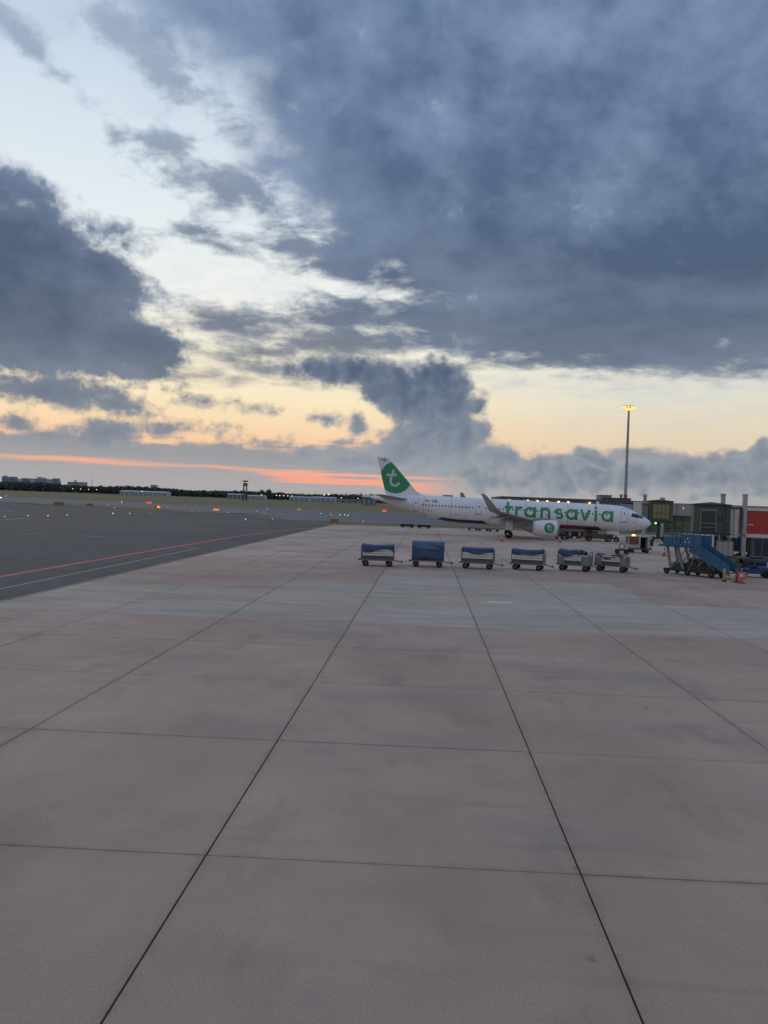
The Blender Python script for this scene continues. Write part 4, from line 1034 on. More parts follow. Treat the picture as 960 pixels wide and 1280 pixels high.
for k, px in enumerate((636, 659, 671, 683, 697, 709, 735, 849, 868)):
    q = AT(px, 626.4+(px-660)*.042 if px < 800 else 636, 191)
    t = thing('wall_lamp', 'round lit lamp under the dark pier roof edge above the airliner lettering' if px < 800 else 'dim yellow lamp on the grey pier wall between the two jet bridge cabs' if px < 860 else 'dim yellow lamp on the pier wall at the edge of the large green cab', 'lamp', (q.x, PYY-.02, 6), 0, 'lamps along the pier wall')
    t.location.z = 6.45 if px < 800 else 6.0
    MB().box(-.12, .12, -.25, .2, -.1, .1).build('bracket', m_mull, t)
    MB().lathe([(0, .02), (.03, .17), (.14, .2), (.2, .12), (.21, .01)], (0, -.2, 0), (0, -1, 0), 12).build('lens', m_lamp if px < 800 else m_lampd, t)
# plant rooms and vents on the roof
def rooftop(px0, px1, zt, y, m_, label):
    a = AT(px0, 630, y); c = AT(px1, 630, y)
    t = thing('plant_room', label, 'plant room', ((a.x+c.x)/2, a.y, 7.41), 0); w = (c.x-a.x)/2
    MB().box(-w, w, 0, 5, 0, zt-7.41).build('wall', m_, t); MB().box(-w-.12, w+.12, -.12, 5.12, zt-7.41, zt-7.29).build('roof', m_roof, t)
    n = max(2, int(w*1.6))
    for k in range(n): MB().box(-w+.35+k*(2*w-.5)/n, -w+.35+k*(2*w-.5)/n+.7, -.04, 0, .2, zt-8.05).build('louvre', m_mull, t)
rooftop(750.5, 764, 8.6, 196, mat('plant_room_brown', (138, 128, 120), .7, var=.15), 'brown grey plant room on the pier roof left of the floodlight mast')
rooftop(760, 788, 7.95, 190.0+3.4, mat('plant_room_dark', (96, 92, 94), .7, var=.12), 'long low dark plant room on the pier roof behind the cockpit')
for px, y, top, lb in ((776, 198, 9.1, 'short grey vent beside the floodlight mast foot'), (806, 150, 8.3, 'short grey vent standing above the pale bridge section behind the nose'), (828, 140, 7.6, 'short grey vent on the roof above the lit bridge cab')):
    q = AT(px, 630, y); t = thing('roof_vent', lb, 'vent', (q.x, q.y, 0), 0)
    MB().lathe([(5.5, .3), (top-.5, .3), (top-.5, .42), (top, .42), (top, .01)], (0, 0, 0), (0, 0, 1), 12).build('pipe', m_col, t, fix=True)
    MB().box(-.3, .3, -.3, .3, 0, 5.5).build('shaft', m_col, t)

# floodlight mast
q = AT(781, 640, 205)
mast = thing('floodlight_mast', 'tall tapering steel mast crowned by a ring of glowing orange floodlights', 'floodlight mast', (q.x, q.y, 0), 0)
MB().tube((0, 0, 0), (0, 0, 32.2), .5, .26, 20).build('pole', m_col, mast)
MB().tube((0, 0, 7.2), (0, 0, 9.2), .50, .49, 20).build('red_band', mat('mast_red_band', (190, 92, 84), .6, var=.1), mast)
b = MB()
for k in range(16):
    a0, a1 = 2*math.pi*k/16, 2*math.pi*(k+1)/16; b.bar((1.5*math.cos(a0), 1.5*math.sin(a0), 32.6), (1.5*math.cos(a1), 1.5*math.sin(a1), 32.6), .14)
    if k % 4 == 0: b.bar((0, 0, 32.0), (1.5*math.cos(a0), 1.5*math.sin(a0), 32.6), .1)
ring = b.build('lamp_ring', m_dark, mast)
m_flood = mat('sodium_floodlight', (255, 200, 120), .4, emit=((255, 160, 66), 2.4))
_fl = MB().box(-.26, .26, -.22, .22, -.32, .02).mesh('floodlight', m_flood)
for k in range(10):
    a0 = 2*math.pi*k/10; o = place('floodlight', _fl, mast, (1.5*math.cos(a0), 1.5*math.sin(a0), 32.5)); o.rotation_euler = (0, 0, a0)
MB().lathe([(31.6, .5), (32.1, .55), (32.1, .05)], (0, 0, 0), (0, 0, 1), 14).build('lamp_collar', m_flood, mast, fix=True)

def bridge_cab(name, label, px0, px1, zf, zr, dep, lit, yaw=0):
    a = AT(px0, 640, dep); c = AT(px1, 640, dep); w = (c.x-a.x)/2
    t = thing(name, label, 'jet bridge', ((a.x+c.x)/2, (a.y+c.y)/2, 0), R(yaw))
    h = zr-zf
    b = MB(); pts = [(-w, .5), (-w*.72, 0), (w*.72, 0), (w, .5), (w, 3.6), (-w, 3.6)]
    b.prism(pts, zf, zr-.32); cab = b.build('cab', m_cab, t, fix=True)
    b = MB(); o = [(-w-.12, .45), (-w*.72, -.14), (w*.72, -.14), (w+.12, .45), (w+.12, 3.75), (-w-.12, 3.75)]
    n = len(o); b.add([(x, y, zr-.32) for x, y in o]+[(x, y, zr-.14) for x, y in o]+[(0, 1.6, zr+.1)], [tuple(range(n-1, -1, -1))]+[(i, (i+1) % n, n+(i+1) % n, n+i) for i in range(n)]+[(n+i, n+(i+1) % n, 2*n) for i in range(n)])
    b.build('cab_roof', m_cabr, t, fix=True)
    MB().box(-w-.05, w+.05, -.12, 3.5, zf-.18, zf).build('cab_floor', m_cabr, t)
    return t, w, h
# far bridge at the airliner's own door
t, w, h = bridge_cab('jet_bridge', 'dark jet bridge cab with yellow lit blinds just beyond the airliner nose', 812.5, 841, 3.3, 6.95, 128, True, -9)
for k in range(4):
    x = -w*.68+k*w*.34
    f_ = MB().box(x, x+w*.30, -.05, -.01, 3.85, 6.2).build('cab_window', m_curt, t)
b = MB(); 
for k in range(5): b.box(-w*.70+k*w*.34-.03, -w*.70+k*w*.34+.03, -.08, -.01, 3.7, 6.3)
b.box(-w*.7, w*.7, -.075, -.015, 4.7, 4.78); b.build('window_frame', m_cab, t)
MB().box(w*.74, w*.78, .0, .06, 3.6, 5.9).build('corner_post', m_cabl, t)
b = MB(); b.box(-w-4.2, -w-.05, 1.2, 3.4, 3.5, 6.1); b.build('tunnel', m_bgrey, t)
MB().box(-w-2.5, -w-1.1, .9, 1.19, 3.3, 6.5).build('tunnel_panel', m_cream, t)
MB().box(-w-4.3, -w-.05, 1.1, 3.5, 6.1, 6.25).build('tunnel_roof', m_cabr, t)
b = MB(); b.box(-.5, .1, 1.2, 1.9, 0.5, 3.2); b.box(-1.5, 1.0, .9, 2.1, .35, .7); b.build('lift_column', m_cab, t)
for x in (-1.2, .7): MB().lathe([(-.2, .05), (-.2, .45), (.2, .45), (.2, .05)], (x, .9, .45), (0, 1, 0), 16).build('wheel', m_tyre, t, fix=True)
MB().box(1.2, 3.4, 1.4, 2.6, 2.2, 2.4).build('service_landing', m_cabr, t)
MB().lathe([(0, .16), (.08, .14), (.1, .01)], (-w*.45, -.13, 3.05), (0, -1, 0), 12).build('signal_lamp', m_green_l, t)
b = MB()
for y in (1.5, 2.5):
    b.bar((1.3, y, 2.3), (2.6, y, .1), .08)
b.build('service_stair', m_mull, t)
# near bridge of the next stand
t, w, h = bridge_cab('jet_bridge', 'large dark green jet bridge cab with a framed glass door and cream tunnel', 869.5, 912.5, 2.9, 6.15, 83, False, -13)
zf, zr = 2.9, 6.15
b = MB(); dx0, dx1 = -w*.62, w*.16
b.box(dx0-.12, dx0, -.09, -.01, zf+.05, zr-.65); b.box(dx1, dx1+.12, -.09, -.01, zf+.05, zr-.65); b.box(dx0, dx1, -.085, -.015, zr-.9, zr-.65); b.box(dx0, dx1, -.08, -.02, zf+1.0, zf+1.1); b.box(dx0, dx1, -.08, -.02, zf+.55, zf+.62)
b.build('door_frame', m_cabl, t)
MB().box(dx0, dx1, -.04, -.01, zf+.05, zr-.9).build('door_glass', mat('cab_door_glass', (50, 58, 56), .15, var=.2), t)
MB().box(w*.22, w*.58, -.05, -.01, zf+1.15, zf+2.0).build('cab_window', m_pane, t)
b = MB(); b.box(w*.2, w*.22, -.07, -.01, zf+1.1, zf+2.05); b.box(w*.58, w*.6, -.07, -.01, zf+1.1, zf+2.05); b.box(w*.4, w*.415, -.07, -.01, zf+1.15, zf+2.0); b.box(w*.22, w*.58, -.065, -.012, zf+1.1, zf+1.15); b.box(w*.22, w*.58, -.065, -.012, zf+2.0, zf+2.05)
b.build('window_frame', m_cabl, t)
for k in range(6): MB().box(w*.64, w*.70, -.04, -.005, zf+.2+k*.45, zf+.55+k*.45).build('bellows_rib', m_cabr, t)
# cream telescoping tunnel, lift columns, red section
q = lambda px, d: AT(px, 640, d).x - t.location.x - .9 - .024*(px-905)
x0, x1, x2 = w+.02, q(931, 85), q(937.5, 85)
MB().box(x0, x1, 1.2, 3.4, 2.45, 5.6).build('tunnel', m_cream, t)
MB().box(x0, x2, 1.1, 3.5, 5.6, 5.74).build('tunnel_roof', m_cabr, t)
_sm = MB().box(-.025, .025, 1.16, 1.2, 2.5, 5.55).mesh('tunnel_rib', m_cabl)
for k in range(3): place('tunnel_rib', _sm, t, (x0+.45+k*.5, 0, 0))
for px, top in ((905.5, 7.1), (934, 7.05)):
    x = q(px, 86)
    b = MB(); b.box(x-.21, x+.21, 1.0 if px > 920 else 3.6, 1.7 if px > 920 else 4.2, .35, top); b.box(x-.26, x+.26, .95 if px > 920 else 3.5, 1.75 if px > 920 else 4.3, top, top+.16)
    b.build('lift_column', m_col, t)
b = MB(); x3 = q(1010, 88)
b.box(x2, x3, 1.0, 3.7, 2.55, 2.95); b.box(x2, x3, 1.02, 3.7, 5.45, 5.75); b.box(x2, x2+.1, 1.0, 3.7, 2.95, 5.45); b.box(x2, x3, 1.2, 3.7, 2.95, 5.45); b.build('outer_tunnel', m_cream, t)
for k in range(3): MB().box(x2+.12+k*1.9, x2+.12+k*1.9+1.87, 1.12, 1.19, 2.97, 5.43).build('red_panel', m_bred, t)
MB().box(x2+.2, x2+1.1, 1.09, 1.12, 3.9, 3.98).build('panel_stripe', m_cream, t)
# legs and bogies
for px in (899, 938):
    x = q(px, 86)
    b = MB(); b.box(x-.55, x-.25, 1.6, 2.0, .5, 2.5); b.box(x+.25, x+.55, 1.6, 2.0, .5, 2.5); b.box(x-.9, x+.9, 1.4, 2.2, .35, .65); b.build('bogie_leg', m_cabr, t)
    for dx in (-.6, .6): MB().lathe([(-.18, .05), (-.18, .42), (.18, .42), (.18, .05)], (x+dx, 1.4, .42), (0, 1, 0), 16).build('wheel', m_tyre, t, fix=True)
# clutter below the bridge
def container(px, py, w, d_, h, m_, label, dep_off=0, lift=.5):
    g_ = G(px, py); t = thing('cargo_container', label, 'cargo container', g_, R(-12))
    MB().box(-w/2, w/2, -d_/2, d_/2, lift, lift+h).build('body', m_, t)
    b = MB(); b.box(-w/2-.02, w/2+.02, -d_/2-.02, d_/2+.02, lift-.14, lift-.005); b.build('pallet', m_frame, t)
    b = MB()
    for x in (-w/2, -w/6, w/6, w/2): b.bar((x, -d_/2-.02, lift), (x, -d_/2-.02, lift+h), .05)
    b.bar((-w/2, -d_/2-.02, lift+h-.03), (w/2, -d_/2-.02, lift+h-.03), .05); b.build('frame', m_cabl, t)
    if lift > .3:
        for x in (-w/2+.3, w/2-.3):
            for y in (-d_/2+.15, d_/2-.15): wheel(t, x, y)
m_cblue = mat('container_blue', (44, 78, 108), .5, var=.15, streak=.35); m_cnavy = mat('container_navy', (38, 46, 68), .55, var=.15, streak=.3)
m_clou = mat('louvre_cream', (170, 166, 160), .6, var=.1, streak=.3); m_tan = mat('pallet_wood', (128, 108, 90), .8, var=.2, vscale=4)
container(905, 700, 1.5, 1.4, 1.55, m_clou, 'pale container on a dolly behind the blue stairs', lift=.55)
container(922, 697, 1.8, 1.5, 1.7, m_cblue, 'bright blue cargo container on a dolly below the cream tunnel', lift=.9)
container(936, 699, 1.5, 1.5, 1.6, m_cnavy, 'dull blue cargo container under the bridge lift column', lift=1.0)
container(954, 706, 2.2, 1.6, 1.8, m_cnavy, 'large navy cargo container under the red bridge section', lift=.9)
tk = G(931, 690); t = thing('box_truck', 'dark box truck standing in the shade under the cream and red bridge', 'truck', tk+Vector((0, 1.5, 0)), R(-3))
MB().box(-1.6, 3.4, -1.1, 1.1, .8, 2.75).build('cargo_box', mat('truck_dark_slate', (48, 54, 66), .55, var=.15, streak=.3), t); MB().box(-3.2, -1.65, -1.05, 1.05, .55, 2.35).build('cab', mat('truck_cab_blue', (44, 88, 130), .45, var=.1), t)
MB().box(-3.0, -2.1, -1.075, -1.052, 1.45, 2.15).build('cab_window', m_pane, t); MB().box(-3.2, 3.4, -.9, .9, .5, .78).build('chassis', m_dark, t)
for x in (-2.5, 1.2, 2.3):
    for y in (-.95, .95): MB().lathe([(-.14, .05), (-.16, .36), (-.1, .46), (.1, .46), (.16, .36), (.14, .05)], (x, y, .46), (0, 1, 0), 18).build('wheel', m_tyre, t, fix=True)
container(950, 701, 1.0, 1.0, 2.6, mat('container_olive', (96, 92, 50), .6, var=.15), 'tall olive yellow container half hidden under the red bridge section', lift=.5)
for k, (px, py, n, lb) in enumerate(((908, 709, 5, 'pile of wooden pallets right behind the foot of the blue stairs'), (925, 709, 7, 'taller pile of wooden pallets under the blue container'), (941, 711, 6, 'rightmost pile of wooden pallets by the baggage tractor'))):
    g_ = G(px, py); t = thing('pallet_stack', lb, 'pallet stack', g_, R(-10+k*9))
    r_ = random.Random(k)
    for j in range(n):
        b = MB(); z = j*.15
        for y in (-.5, 0, .5): b.box(-.6, .6, y-.05, y+.05, z, z+.1)
        for x in (-.5, -.25, 0, .25, .5): b.box(x-.09, x+.09, -.55, .55, z+.1, z+.125)
        o = b.build('pallet', m_tan, t); o.rotation_euler = (0, 0, R(r_.uniform(-9, 9))); o.location = (r_.uniform(-.08, .08), r_.uniform(-.06, .06), 0)
# baggage tractor on the right edge
m_tract = mat('tractor_blue', (40, 70, 112), .5, var=.14, streak=.2)
g_ = G(938, 722)
t = thing('baggage_tractor', 'low blue baggage tractor with a pale rear panel beside the orange cone', 'baggage tractor', g_+Vector((.55, .6, 0)), R(-14))
b = MB(); b.prism([(-1.3, .3), (1.2, .3), (1.2, .85), (.2, .85), (.0, .72), (-1.3, .62)], -.6, .6)
me = b.mesh('body', m_tract); o = place('body', me, t); o.rotation_euler = (R(90), 0, 0)
MB().box(-.35, .1, -.5, .5, .74, .86).build('seat', m_black, t); MB().box(.02, .12, -.5, .5, .86, 1.25).build('backrest', m_black, t)
b = MB(); b.bar((-.75, 0, .66), (-.55, 0, 1.1), .05); b.build('steering_column', m_dark, t)
MB().lathe([(0, .16), (.03, .19), (.05, .16)], (-.55, 0, 1.08), (.45, 0, .9), 16).build('steering_wheel', m_dark, t)
MB().box(.5, 1.1, -.62, -.6, .5, .82).build('side_panel', m_tract, t); MB().box(.75, 1.15, -.63, -.6, .86, 1.3).build('rear_panel', mat('pale_panel', (150, 170, 190), .5, var=.1), t)
for x in (-.85, .8):
    for y in (-.58, .58): MB().lathe([(-.1, .04), (-.12, .24), (-.07, .31), (.07, .31), (.12, .24), (.1, .04)], (x, y, .31), (0, 1, 0), 20).build('wheel', m_tyre, t, fix=True)
g_ = G(951, 716)
t = thing('baggage_dolly', 'dark flat dolly loaded with a navy cover behind the baggage tractor', 'dolly', g_+Vector((.5, 2.2, 0)), R(-10))
MB().box(-1.3, 1.3, -.7, .7, .45, .6).build('deck', m_dark, t); cloth('cover', lambda u_: [(-.7, .62), (-.68, .95+.1*math.sin(6*u_)), (0, 1.1+.12*math.sin(9*u_)), (.68, .95), (.7, .62)], -1.25, 1.25, m_cnavy, t, n=12)
for x in (-.9, .9):
    for y in (-.6, .6): wheel(t, x, y)
# worn red stand marking
ribbon('red_stand_marking', [G(816, 724), G(835, 725), G(858, 726.5), G(884, 728.6)], 1.5, .004, mat('worn_red_paint', (176, 132, 124), .8, var=.25, vscale=1.6))
ribbon('painted_glint', [G(609, 752.3), G(641, 753.4)], .34, .004, mat('sky_glint_paint', (226, 220, 196), .3, var=.15, vscale=3, spec=.8))  # sky glint off a puddle, painted as a pale strip

# ------------------------------------------------------------------ the far side of the field
m_leaf = mat('far_foliage', (78, 84, 80), .8, var=.35, vscale=.05)  # base colour lifted to include the haze of distant air
r_ = random.Random(21)
def crown(b, cx, cy, cz, rx, rz, n, s):
    for k in range(n):
        while True:
            p = Vector((r_.uniform(-1, 1), r_.uniform(-1, 1), r_.uniform(-1, 1)))
            if p.length <= 1: break
        c = Vector((cx+p.x*rx, cy+p.y*rx, cz+p.z*rz)); a = Vector((r_.gauss(0, 1), r_.gauss(0, 1), r_.gauss(0, 1))).normalized(); d = a.orthogonal().normalized(); e = a.cross(d)
        u_ = s*r_.uniform(.6, 1.3)
        b.add([c+d*u_, c+e*u_*.8, c-d*u_, c-e*u_*.8], [(0, 1, 2, 3)])
b = MB()
for k in range(900):
    u_ = -.2+1.3*k/900+r_.uniform(-.002, .002); px = 500*u_
    dep = 1640+520*max(0, u_)+r_.uniform(-40, 120)
    q = AT(px, 640, dep); h = r_.uniform(15, 19.5)*(1.0+.10*math.sin(px*.045)+.08*math.sin(px*.013+1))*(.88+.24*u_)
    crown(b, q.x, q.y, h*.56, r_.uniform(6, 11), h*.5, 48, 2.5)
    b.tube((q.x, q.y, 0), (q.x, q.y, h*.5), .5, .3, 5, False)
tag(b.build('far_wood', m_leaf), kind='stuff')
def far_tree(px, dep, h, rx, label):
    q = AT(px, 640, dep); t = thing('tree', label, 'tree', (q.x, q.y, 0), 0)
    b = MB(); b.tube((0, 0, 0), (0, 0, h*.5), .7, .4, 8)
    for a in range(4): b.tube((0, 0, h*.35), (rx*.5*math.cos(a*1.6), rx*.5*math.sin(a*1.6), h*.62), .3, .12, 6)
    b.build('trunk', mat('bark', (70, 60, 52), .9, var=.2), t)
    b = MB(); crown(b, 0, 0, h*.62, rx, h*.38, 170, 1.7); crown(b, rx*.3, 0, h*.75, rx*.5, h*.22, 60, 1.5); b.build('crown', m_leaf, t)
far_tree(326, 1750, 22, 8, 'broad round tree standing above the wood right of the radar tower')
far_tree(335, 1780, 25, 7, 'taller round tree beside the broad tree right of the radar tower')
# city blocks on the horizon, distance haze painted into their pale bluish colours
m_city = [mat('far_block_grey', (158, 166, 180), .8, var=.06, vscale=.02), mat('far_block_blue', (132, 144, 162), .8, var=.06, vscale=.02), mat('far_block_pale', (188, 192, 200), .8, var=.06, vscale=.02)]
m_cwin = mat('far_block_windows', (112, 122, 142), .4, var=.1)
def block(px0, px1, ytop, dep, mi, label, steps=()):
    hor = 629+.0375*((px0+px1)/2-531.6)
    a = AT(px0, 640, dep); c = AT(px1, 640, dep); w = (c.x-a.x)/2; h = EYE+(hor-ytop+1.2)/FPX*dep
    t = thing('city_block', label, 'apartment block', ((a.x+c.x)/2, (a.y+c.y)/2, 0), 0)
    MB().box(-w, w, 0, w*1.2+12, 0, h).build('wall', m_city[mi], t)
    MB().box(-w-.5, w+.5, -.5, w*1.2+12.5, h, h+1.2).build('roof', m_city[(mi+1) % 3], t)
    n = max(3, int(h/5.5))
    for k in range(n):
        MB().box(-w+1.5, w-1.5, -.4, -.02, h-3.4-k*5.2, h-1.5-k*5.2).build('window_band', m_cwin, t)
    for x0, x1, z in steps: MB().box(-w+2*w*x0, -w+2*w*x1, 2, 12, h+1.2, h+1.2+z).build('penthouse', m_city[(mi+2) % 3], t)
block(1, 7, 596.2, 3300, 1, 'leftmost bluish city block with a small top storey', ((.3, .8, 4),))
block(7.2, 10.4, 598.4, 3450, 0, 'narrow grey city block second from the left edge')
block(11, 17, 596.6, 3350, 1, 'square city block third from the left edge')
block(17.3, 23.2, 599.2, 3500, 2, 'low pale city block right of the square block')
block(26, 32, 598.4, 3400, 1, 'city block with a level roof left of the pale paired block')
block(33, 38, 598.8, 3500, 2, 'pale city block standing close before the wide stepped block')
block(41, 58, 599.4, 3400, 0, 'wide stepped city block, the largest on the horizon', ((.2, .6, 8), (.6, .85, 5)))
block(64, 70.5, 598.8, 3300, 1, 'lone tall city block right of the stepped block')
block(70.8, 73, 602.2, 3350, 2, 'small low annex against the lone tall city block')
block(83, 101, 603.4, 3400, 0, 'long low city block with a small roof turret', ((.45, .58, 8),))
block(103, 106, 603.6, 3450, 1, 'tiny city block left of the thin radio mast')
block(187, 193.5, 607.2, 3000, 0, 'solitary city block peeping over the far wood')
q = AT(114, 640, 3300); t = thing('radio_mast', 'thin radio mast rising over the far wood', 'radio mast', (q.x, q.y, 0), 0)
MB().tube((0, 0, 0), (0, 0, 62), 1.4, .5, 8).build('pole', m_city[1], t); MB().tube((0, 0, 40), (0, 0, 43), 2.2, 2.2, 8).build('platform', m_city[0], t)
# sheds and hangars along the wood
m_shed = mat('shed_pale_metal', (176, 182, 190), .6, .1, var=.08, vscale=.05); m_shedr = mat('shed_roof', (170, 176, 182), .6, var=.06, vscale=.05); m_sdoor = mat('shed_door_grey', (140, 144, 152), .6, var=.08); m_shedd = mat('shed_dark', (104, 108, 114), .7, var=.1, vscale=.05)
def shed(px0, px1, dep, h, m_, label, roof=None, bays=6):
    a = AT(px0, 640, dep); c = AT(px1, 640, dep); w = (c.x-a.x)/2
    t = thing('shed', label, 'shed', ((a.x+c.x)/2, (a.y+c.y)/2, 0), math.atan2(c.y-a.y, c.x-a.x))
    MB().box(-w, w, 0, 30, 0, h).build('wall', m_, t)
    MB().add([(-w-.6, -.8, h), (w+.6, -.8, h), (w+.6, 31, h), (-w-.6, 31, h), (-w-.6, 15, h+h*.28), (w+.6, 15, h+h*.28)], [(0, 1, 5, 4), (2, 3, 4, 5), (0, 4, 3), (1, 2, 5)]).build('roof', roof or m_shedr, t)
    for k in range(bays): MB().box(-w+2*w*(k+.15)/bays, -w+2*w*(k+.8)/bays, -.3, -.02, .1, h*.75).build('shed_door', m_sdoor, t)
shed(149, 208, 1500, 7.2, m_shed, 'long pale grey shed at the foot of the wood', bays=10)
shed(283, 303, 1500, 8.0, m_shedd, 'dark shed with pale roof left of the radar tower', bays=4)
shed(308, 330, 1560, 7.0, m_shed, 'pale low shed just right of the radar tower', bays=4)
shed(361, 386, 1450, 7.2, m_shed, 'pale hangar with bright roof, left one of the pair before the wood', bays=4)
shed(388, 419, 1400, 7.8, m_shed, 'longest pale hangar, right one of the pair before the wood', bays=5)
shed(421, 452, 1500, 5.5, m_shedd, 'dark low shed behind the airliner tail', m_shedd, bays=4)
shed(452, 470, 900, 9.5, m_shedd, 'dark building close behind the airliner tail cone', m_shed, bays=3)
shed(556, 566, 600, 9.5, m_shedd, 'small dark building just showing over the airliner roof', m_shedd, bays=2)
# radar tower
m_rt = mat('tower_steel', (84, 78, 80), .6, .2, var=.1); m_rred = mat('tower_red', (150, 62, 56), .6, var=.1)
q = AT(305.5, 640, 1000)
t = thing('radar_tower', 'lattice radar tower with red platform standing on the grass', 'radar tower', (q.x, q.y, 0), R(20))
b = MB(); H_ = 19
for x in (-2.6, 2.6):
    for y in (-2.6, 2.6): b.bar((x, y, 0), (x*.85, y*.85, H_), .45)
for k in range(4):
    z0, z1 = k*H_/4, (k+1)*H_/4; s0, s1 = 2.6*(1-.15*z0/H_), 2.6*(1-.15*z1/H_)
    for sx, sy, tx, ty in ((-1, -1, 1, -1), (1, -1, 1, 1), (1, 1, -1, 1), (-1, 1, -1, -1)):
        b.bar((sx*s0, sy*s0, z0), (tx*s1, ty*s1, z1), .25); b.bar((tx*s0, ty*s0, z0), (sx*s1, sy*s1, z1), .25); b.bar((sx*s1, sy*s1, z1), (tx*s1, ty*s1, z1), .25)
b.build('lattice', m_rt, t)
MB().box(-3.2, 3.2, -3.2, 3.2, H_, H_+.5).build('platform', m_rt, t); MB().box(-2.5, 2.5, -2.5, 2.5, H_+.5, H_+3.2).build('equipment_room', m_rred, t)
MB().box(-3.1, 3.1, -3.1, 3.1, H_+3.2, H_+3.5).build('room_roof', m_rt, t); MB().tube((0, 0, H_+3.5), (0, 0, H_+5.2), .5, n=10).build('mount', m_rt, t)
MB().box(-3.6, 3.6, -.3, .3, H_+5.2, H_+6.9).build('antenna', m_rt, t)
# distant aircraft behind the fuselage, only its fin shows
q = AT(592, 640, 300); t = thing('distant_aircraft', 'distant parked aircraft with its grey fin just above the airliner roof', 'aircraft', (q.x, q.y, 0), R(-8))
MB().lathe([(-14, .1), (-13, .9), (-11, 1.6), (8, 1.6), (13, .7), (15, .1)], (8, 0, 3), (-1, 0, .02), 16).build('fuselage', m_grey, t)
MB().add([(-4.6, -.12, 4.4), (-1.2, -.12, 4.4), (-4.4, -.12, 9.6), (-5.6, -.12, 9.6), (-4.6, .12, 4.4), (-1.2, .12, 4.4), (-4.4, .12, 9.6), (-5.6, .12, 9.6)], [(0, 1, 2, 3), (7, 6, 5, 4), (0, 4, 5, 1), (1, 5, 6, 2), (2, 6, 7, 3), (3, 7, 4, 0)]).build('fin', m_grey, t, fix=True)
for x in (3, -3): MB().tube((8-x*2.4, 0, 0), (8-x*2.4, 0, 1.6), .2, n=8).build('gear', m_metal, t)
# airfield signs
m_sor = mat('sign_orange_dull', (168, 118, 56), .6, var=.1); m_slit = mat('sign_orange_lit', (255, 170, 80), .5, emit=((255, 150, 60), .8)); m_sred = mat('sign_red_lit', (255, 120, 90), .5, emit=((255, 100, 66), .7))
def sign(px, py, wpx, hpx, m_, label, black=False):
    g_ = G(px, py); dep = (g_-CAM).dot(_f); w = wpx/FPX*dep/2; h = hpx/FPX*dep
    t = thing('airfield_sign', label, 'airfield sign', g_, 0)
    MB().box(-w, w, -.12, .12, .15, .15+h).build('face', m_, t)
    MB().box(-w-.06, w+.06, -.16, .16, .15+h, .22+h).build('hood', m_dark, t)
    if black: MB().box(-w-w*.9, -w-.01, -.12, .12, .15, .15+h).build('black_panel', m_black, t)
    for x in (-w*.7, w*.7): MB().tube((x, 0, 0), (x, 0, .16), .05, n=6).build('foot', m_dark, t)
sign(73, 632, 13, 3.4, m_sor, 'dull orange sign on the grass strip, widest of the left signs')
sign(112, 633, 8, 2.6, m_sor, 'dull orange sign on the grass strip right of the widest one')
sign(418, 654.5, 11, 4, m_sor, 'dull orange board on the grass strip at the apron corner')
sign(186, 629.5, 7, 1.8, m_sred, 'glowing red sign in the grass beyond the taxiway')
sign(198, 635.6, 4, 3, m_slit, 'lit orange sign with a black half on the grass strip', True)
sign(270, 638.5, 7.5, 2.0, m_slit, 'lit orange sign beside the taxiway below the radar tower')
sign(480.5, 640, 5, 2.4, m_sred, 'glowing red sign seen below the airliner tail')
sign(374, 638, 4, 1.6, mat('sign_yellow', (190, 170, 60), .6, emit=((230, 210, 90), .3)), 'small yellow sign on the taxiway edge')
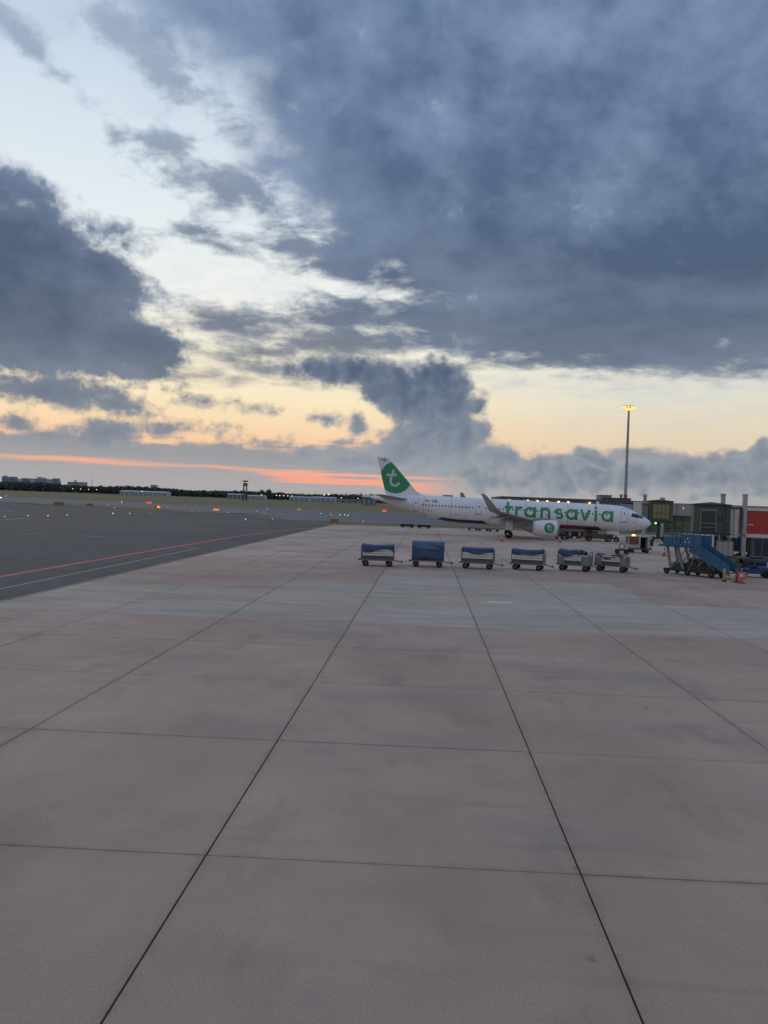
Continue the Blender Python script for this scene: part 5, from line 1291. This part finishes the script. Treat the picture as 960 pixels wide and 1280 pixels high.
# taxiway lights
def lens(name, c, e): return mat(name, c, .4, emit=(c, e))
LM = {'w': (lens('lens_white', (240, 245, 235), 3.5), 'white taxiway light glowing on the asphalt'), 'g': (lens('lens_green', (120, 255, 170), 4.5), 'green taxiway light glowing on the asphalt'), 'b': (lens('lens_blue', (110, 120, 255), 7), 'blue taxiway edge light on the field'),
      'c': (lens('lens_cyan', (130, 210, 255), 6), 'pale cyan taxiway light on the asphalt')}
protos = {}
for px, py, k, s in ((6, 646, 'w', 1), (35, 645, 'w', 1), (60, 645, 'w', 1.2), (84, 644, 'w', 1), (141, 642.3, 'g', 1.3), (162, 642, 'g', 1), (188, 642, 'w', .8), (143, 635.3, 'b', 1), (8, 620.5, 'b', 1.2), (285, 641, 'b', 1), (307, 649.5, 'c', 1.3), (321, 639.5, 'b', 1),
                     (334, 636.4, 'b', 1), (341, 649, 'c', .8), (401, 642.4, 'w', .8), (414, 643.4, 'w', .8), (425, 643.8, 'w', 1), (431, 644, 'w', 1), (435, 644.8, 'w', 1.1), (135, 631.5, 'b', .8), (210, 633.5, 'b', .8), (152, 628, 'w', 1.2), (1, 623, 'w', 2.2), (330, 641.5, 'w', .7), (454, 652, 'c', .8), (240, 640, 'w', .7)):
    g_ = G(px, py); dep = (g_-CAM).dot(_f)
    if k not in protos:
        t = thing('taxiway_light', LM[k][1], 'taxiway light', g_, 0, 'taxiway lights')
        MB().lathe([(0, .5), (.2, .45), (.4, .3), (.4, .02)], (0, 0, 0), (0, 0, 1), 10).build('base', m_dark, t)
        MB().lathe([(.4, .42), (.9, .42), (1.15, .25), (1.2, .02)], (0, 0, 0), (0, 0, 1), 10).build('lens', LM[k][0], t)
        protos[k] = t
    else: t = copy_tree(protos[k])
    side_ = 'near the left edge of the asphalt' if px < 120 else 'on the asphalt below the long pale shed' if px < 215 else 'around the radar tower' if px < 350 else 'before the airliner tail'
    t['label'] = {'w': 'small white', 'g': 'small green', 'b': 'small blue', 'c': 'small pale cyan'}[k]+' taxiway light glowing '+side_
    t.location = g_; sc = s*dep/FPX*.64; t.scale = (sc, sc, sc)
# street lamps along the far sheds
proto = None
for px, dep, h in ((345, 1400, 9), (349, 1400, 9), (354, 1400, 9), (359, 1400, 9), (364, 1400, 9), (404.5, 1380, 13), (410, 1380, 14), (426, 1420, 9), (447, 1420, 9), (453, 1400, 8), (326, 1400, 9), (120, 1450, 8), (177, 1450, 8), (90, 1500, 8), (100, 1500, 8), (110, 1480, 8)):
    q = AT(px, 640, dep); q.z = 0
    if proto is None:
        proto = thing('yard_lamp', 'tiny lit yard lamp on a pole before the far wood', 'lamp', q, 0, 'yard lamps by the wood')
        MB().tube((0, 0, 0), (0, 0, 9), .25, .15, 6).build('pole', m_rt, proto)
        MB().lathe([(0, .2), (.3, .9), (1.0, .9), (1.3, .1)], (0, 0, 8.6), (0, 0, 1), 10).build('lamp_head', mat('yard_lamp_glow', (255, 220, 150), .4, emit=((255, 216, 140), 2)), proto)
        t = proto
    else: t = copy_tree(proto)
    t['label'] = 'tiny yard lamp before the wood, '+('left of the long pale shed' if px < 130 else 'above the long pale shed' if px < 200 else 'between radar tower and the pale hangars' if px < 370 else 'tall pole above the longest hangar' if px < 415 else 'close by the airliner tail')
    t.location = q; t.scale = (1, 1, h/9)
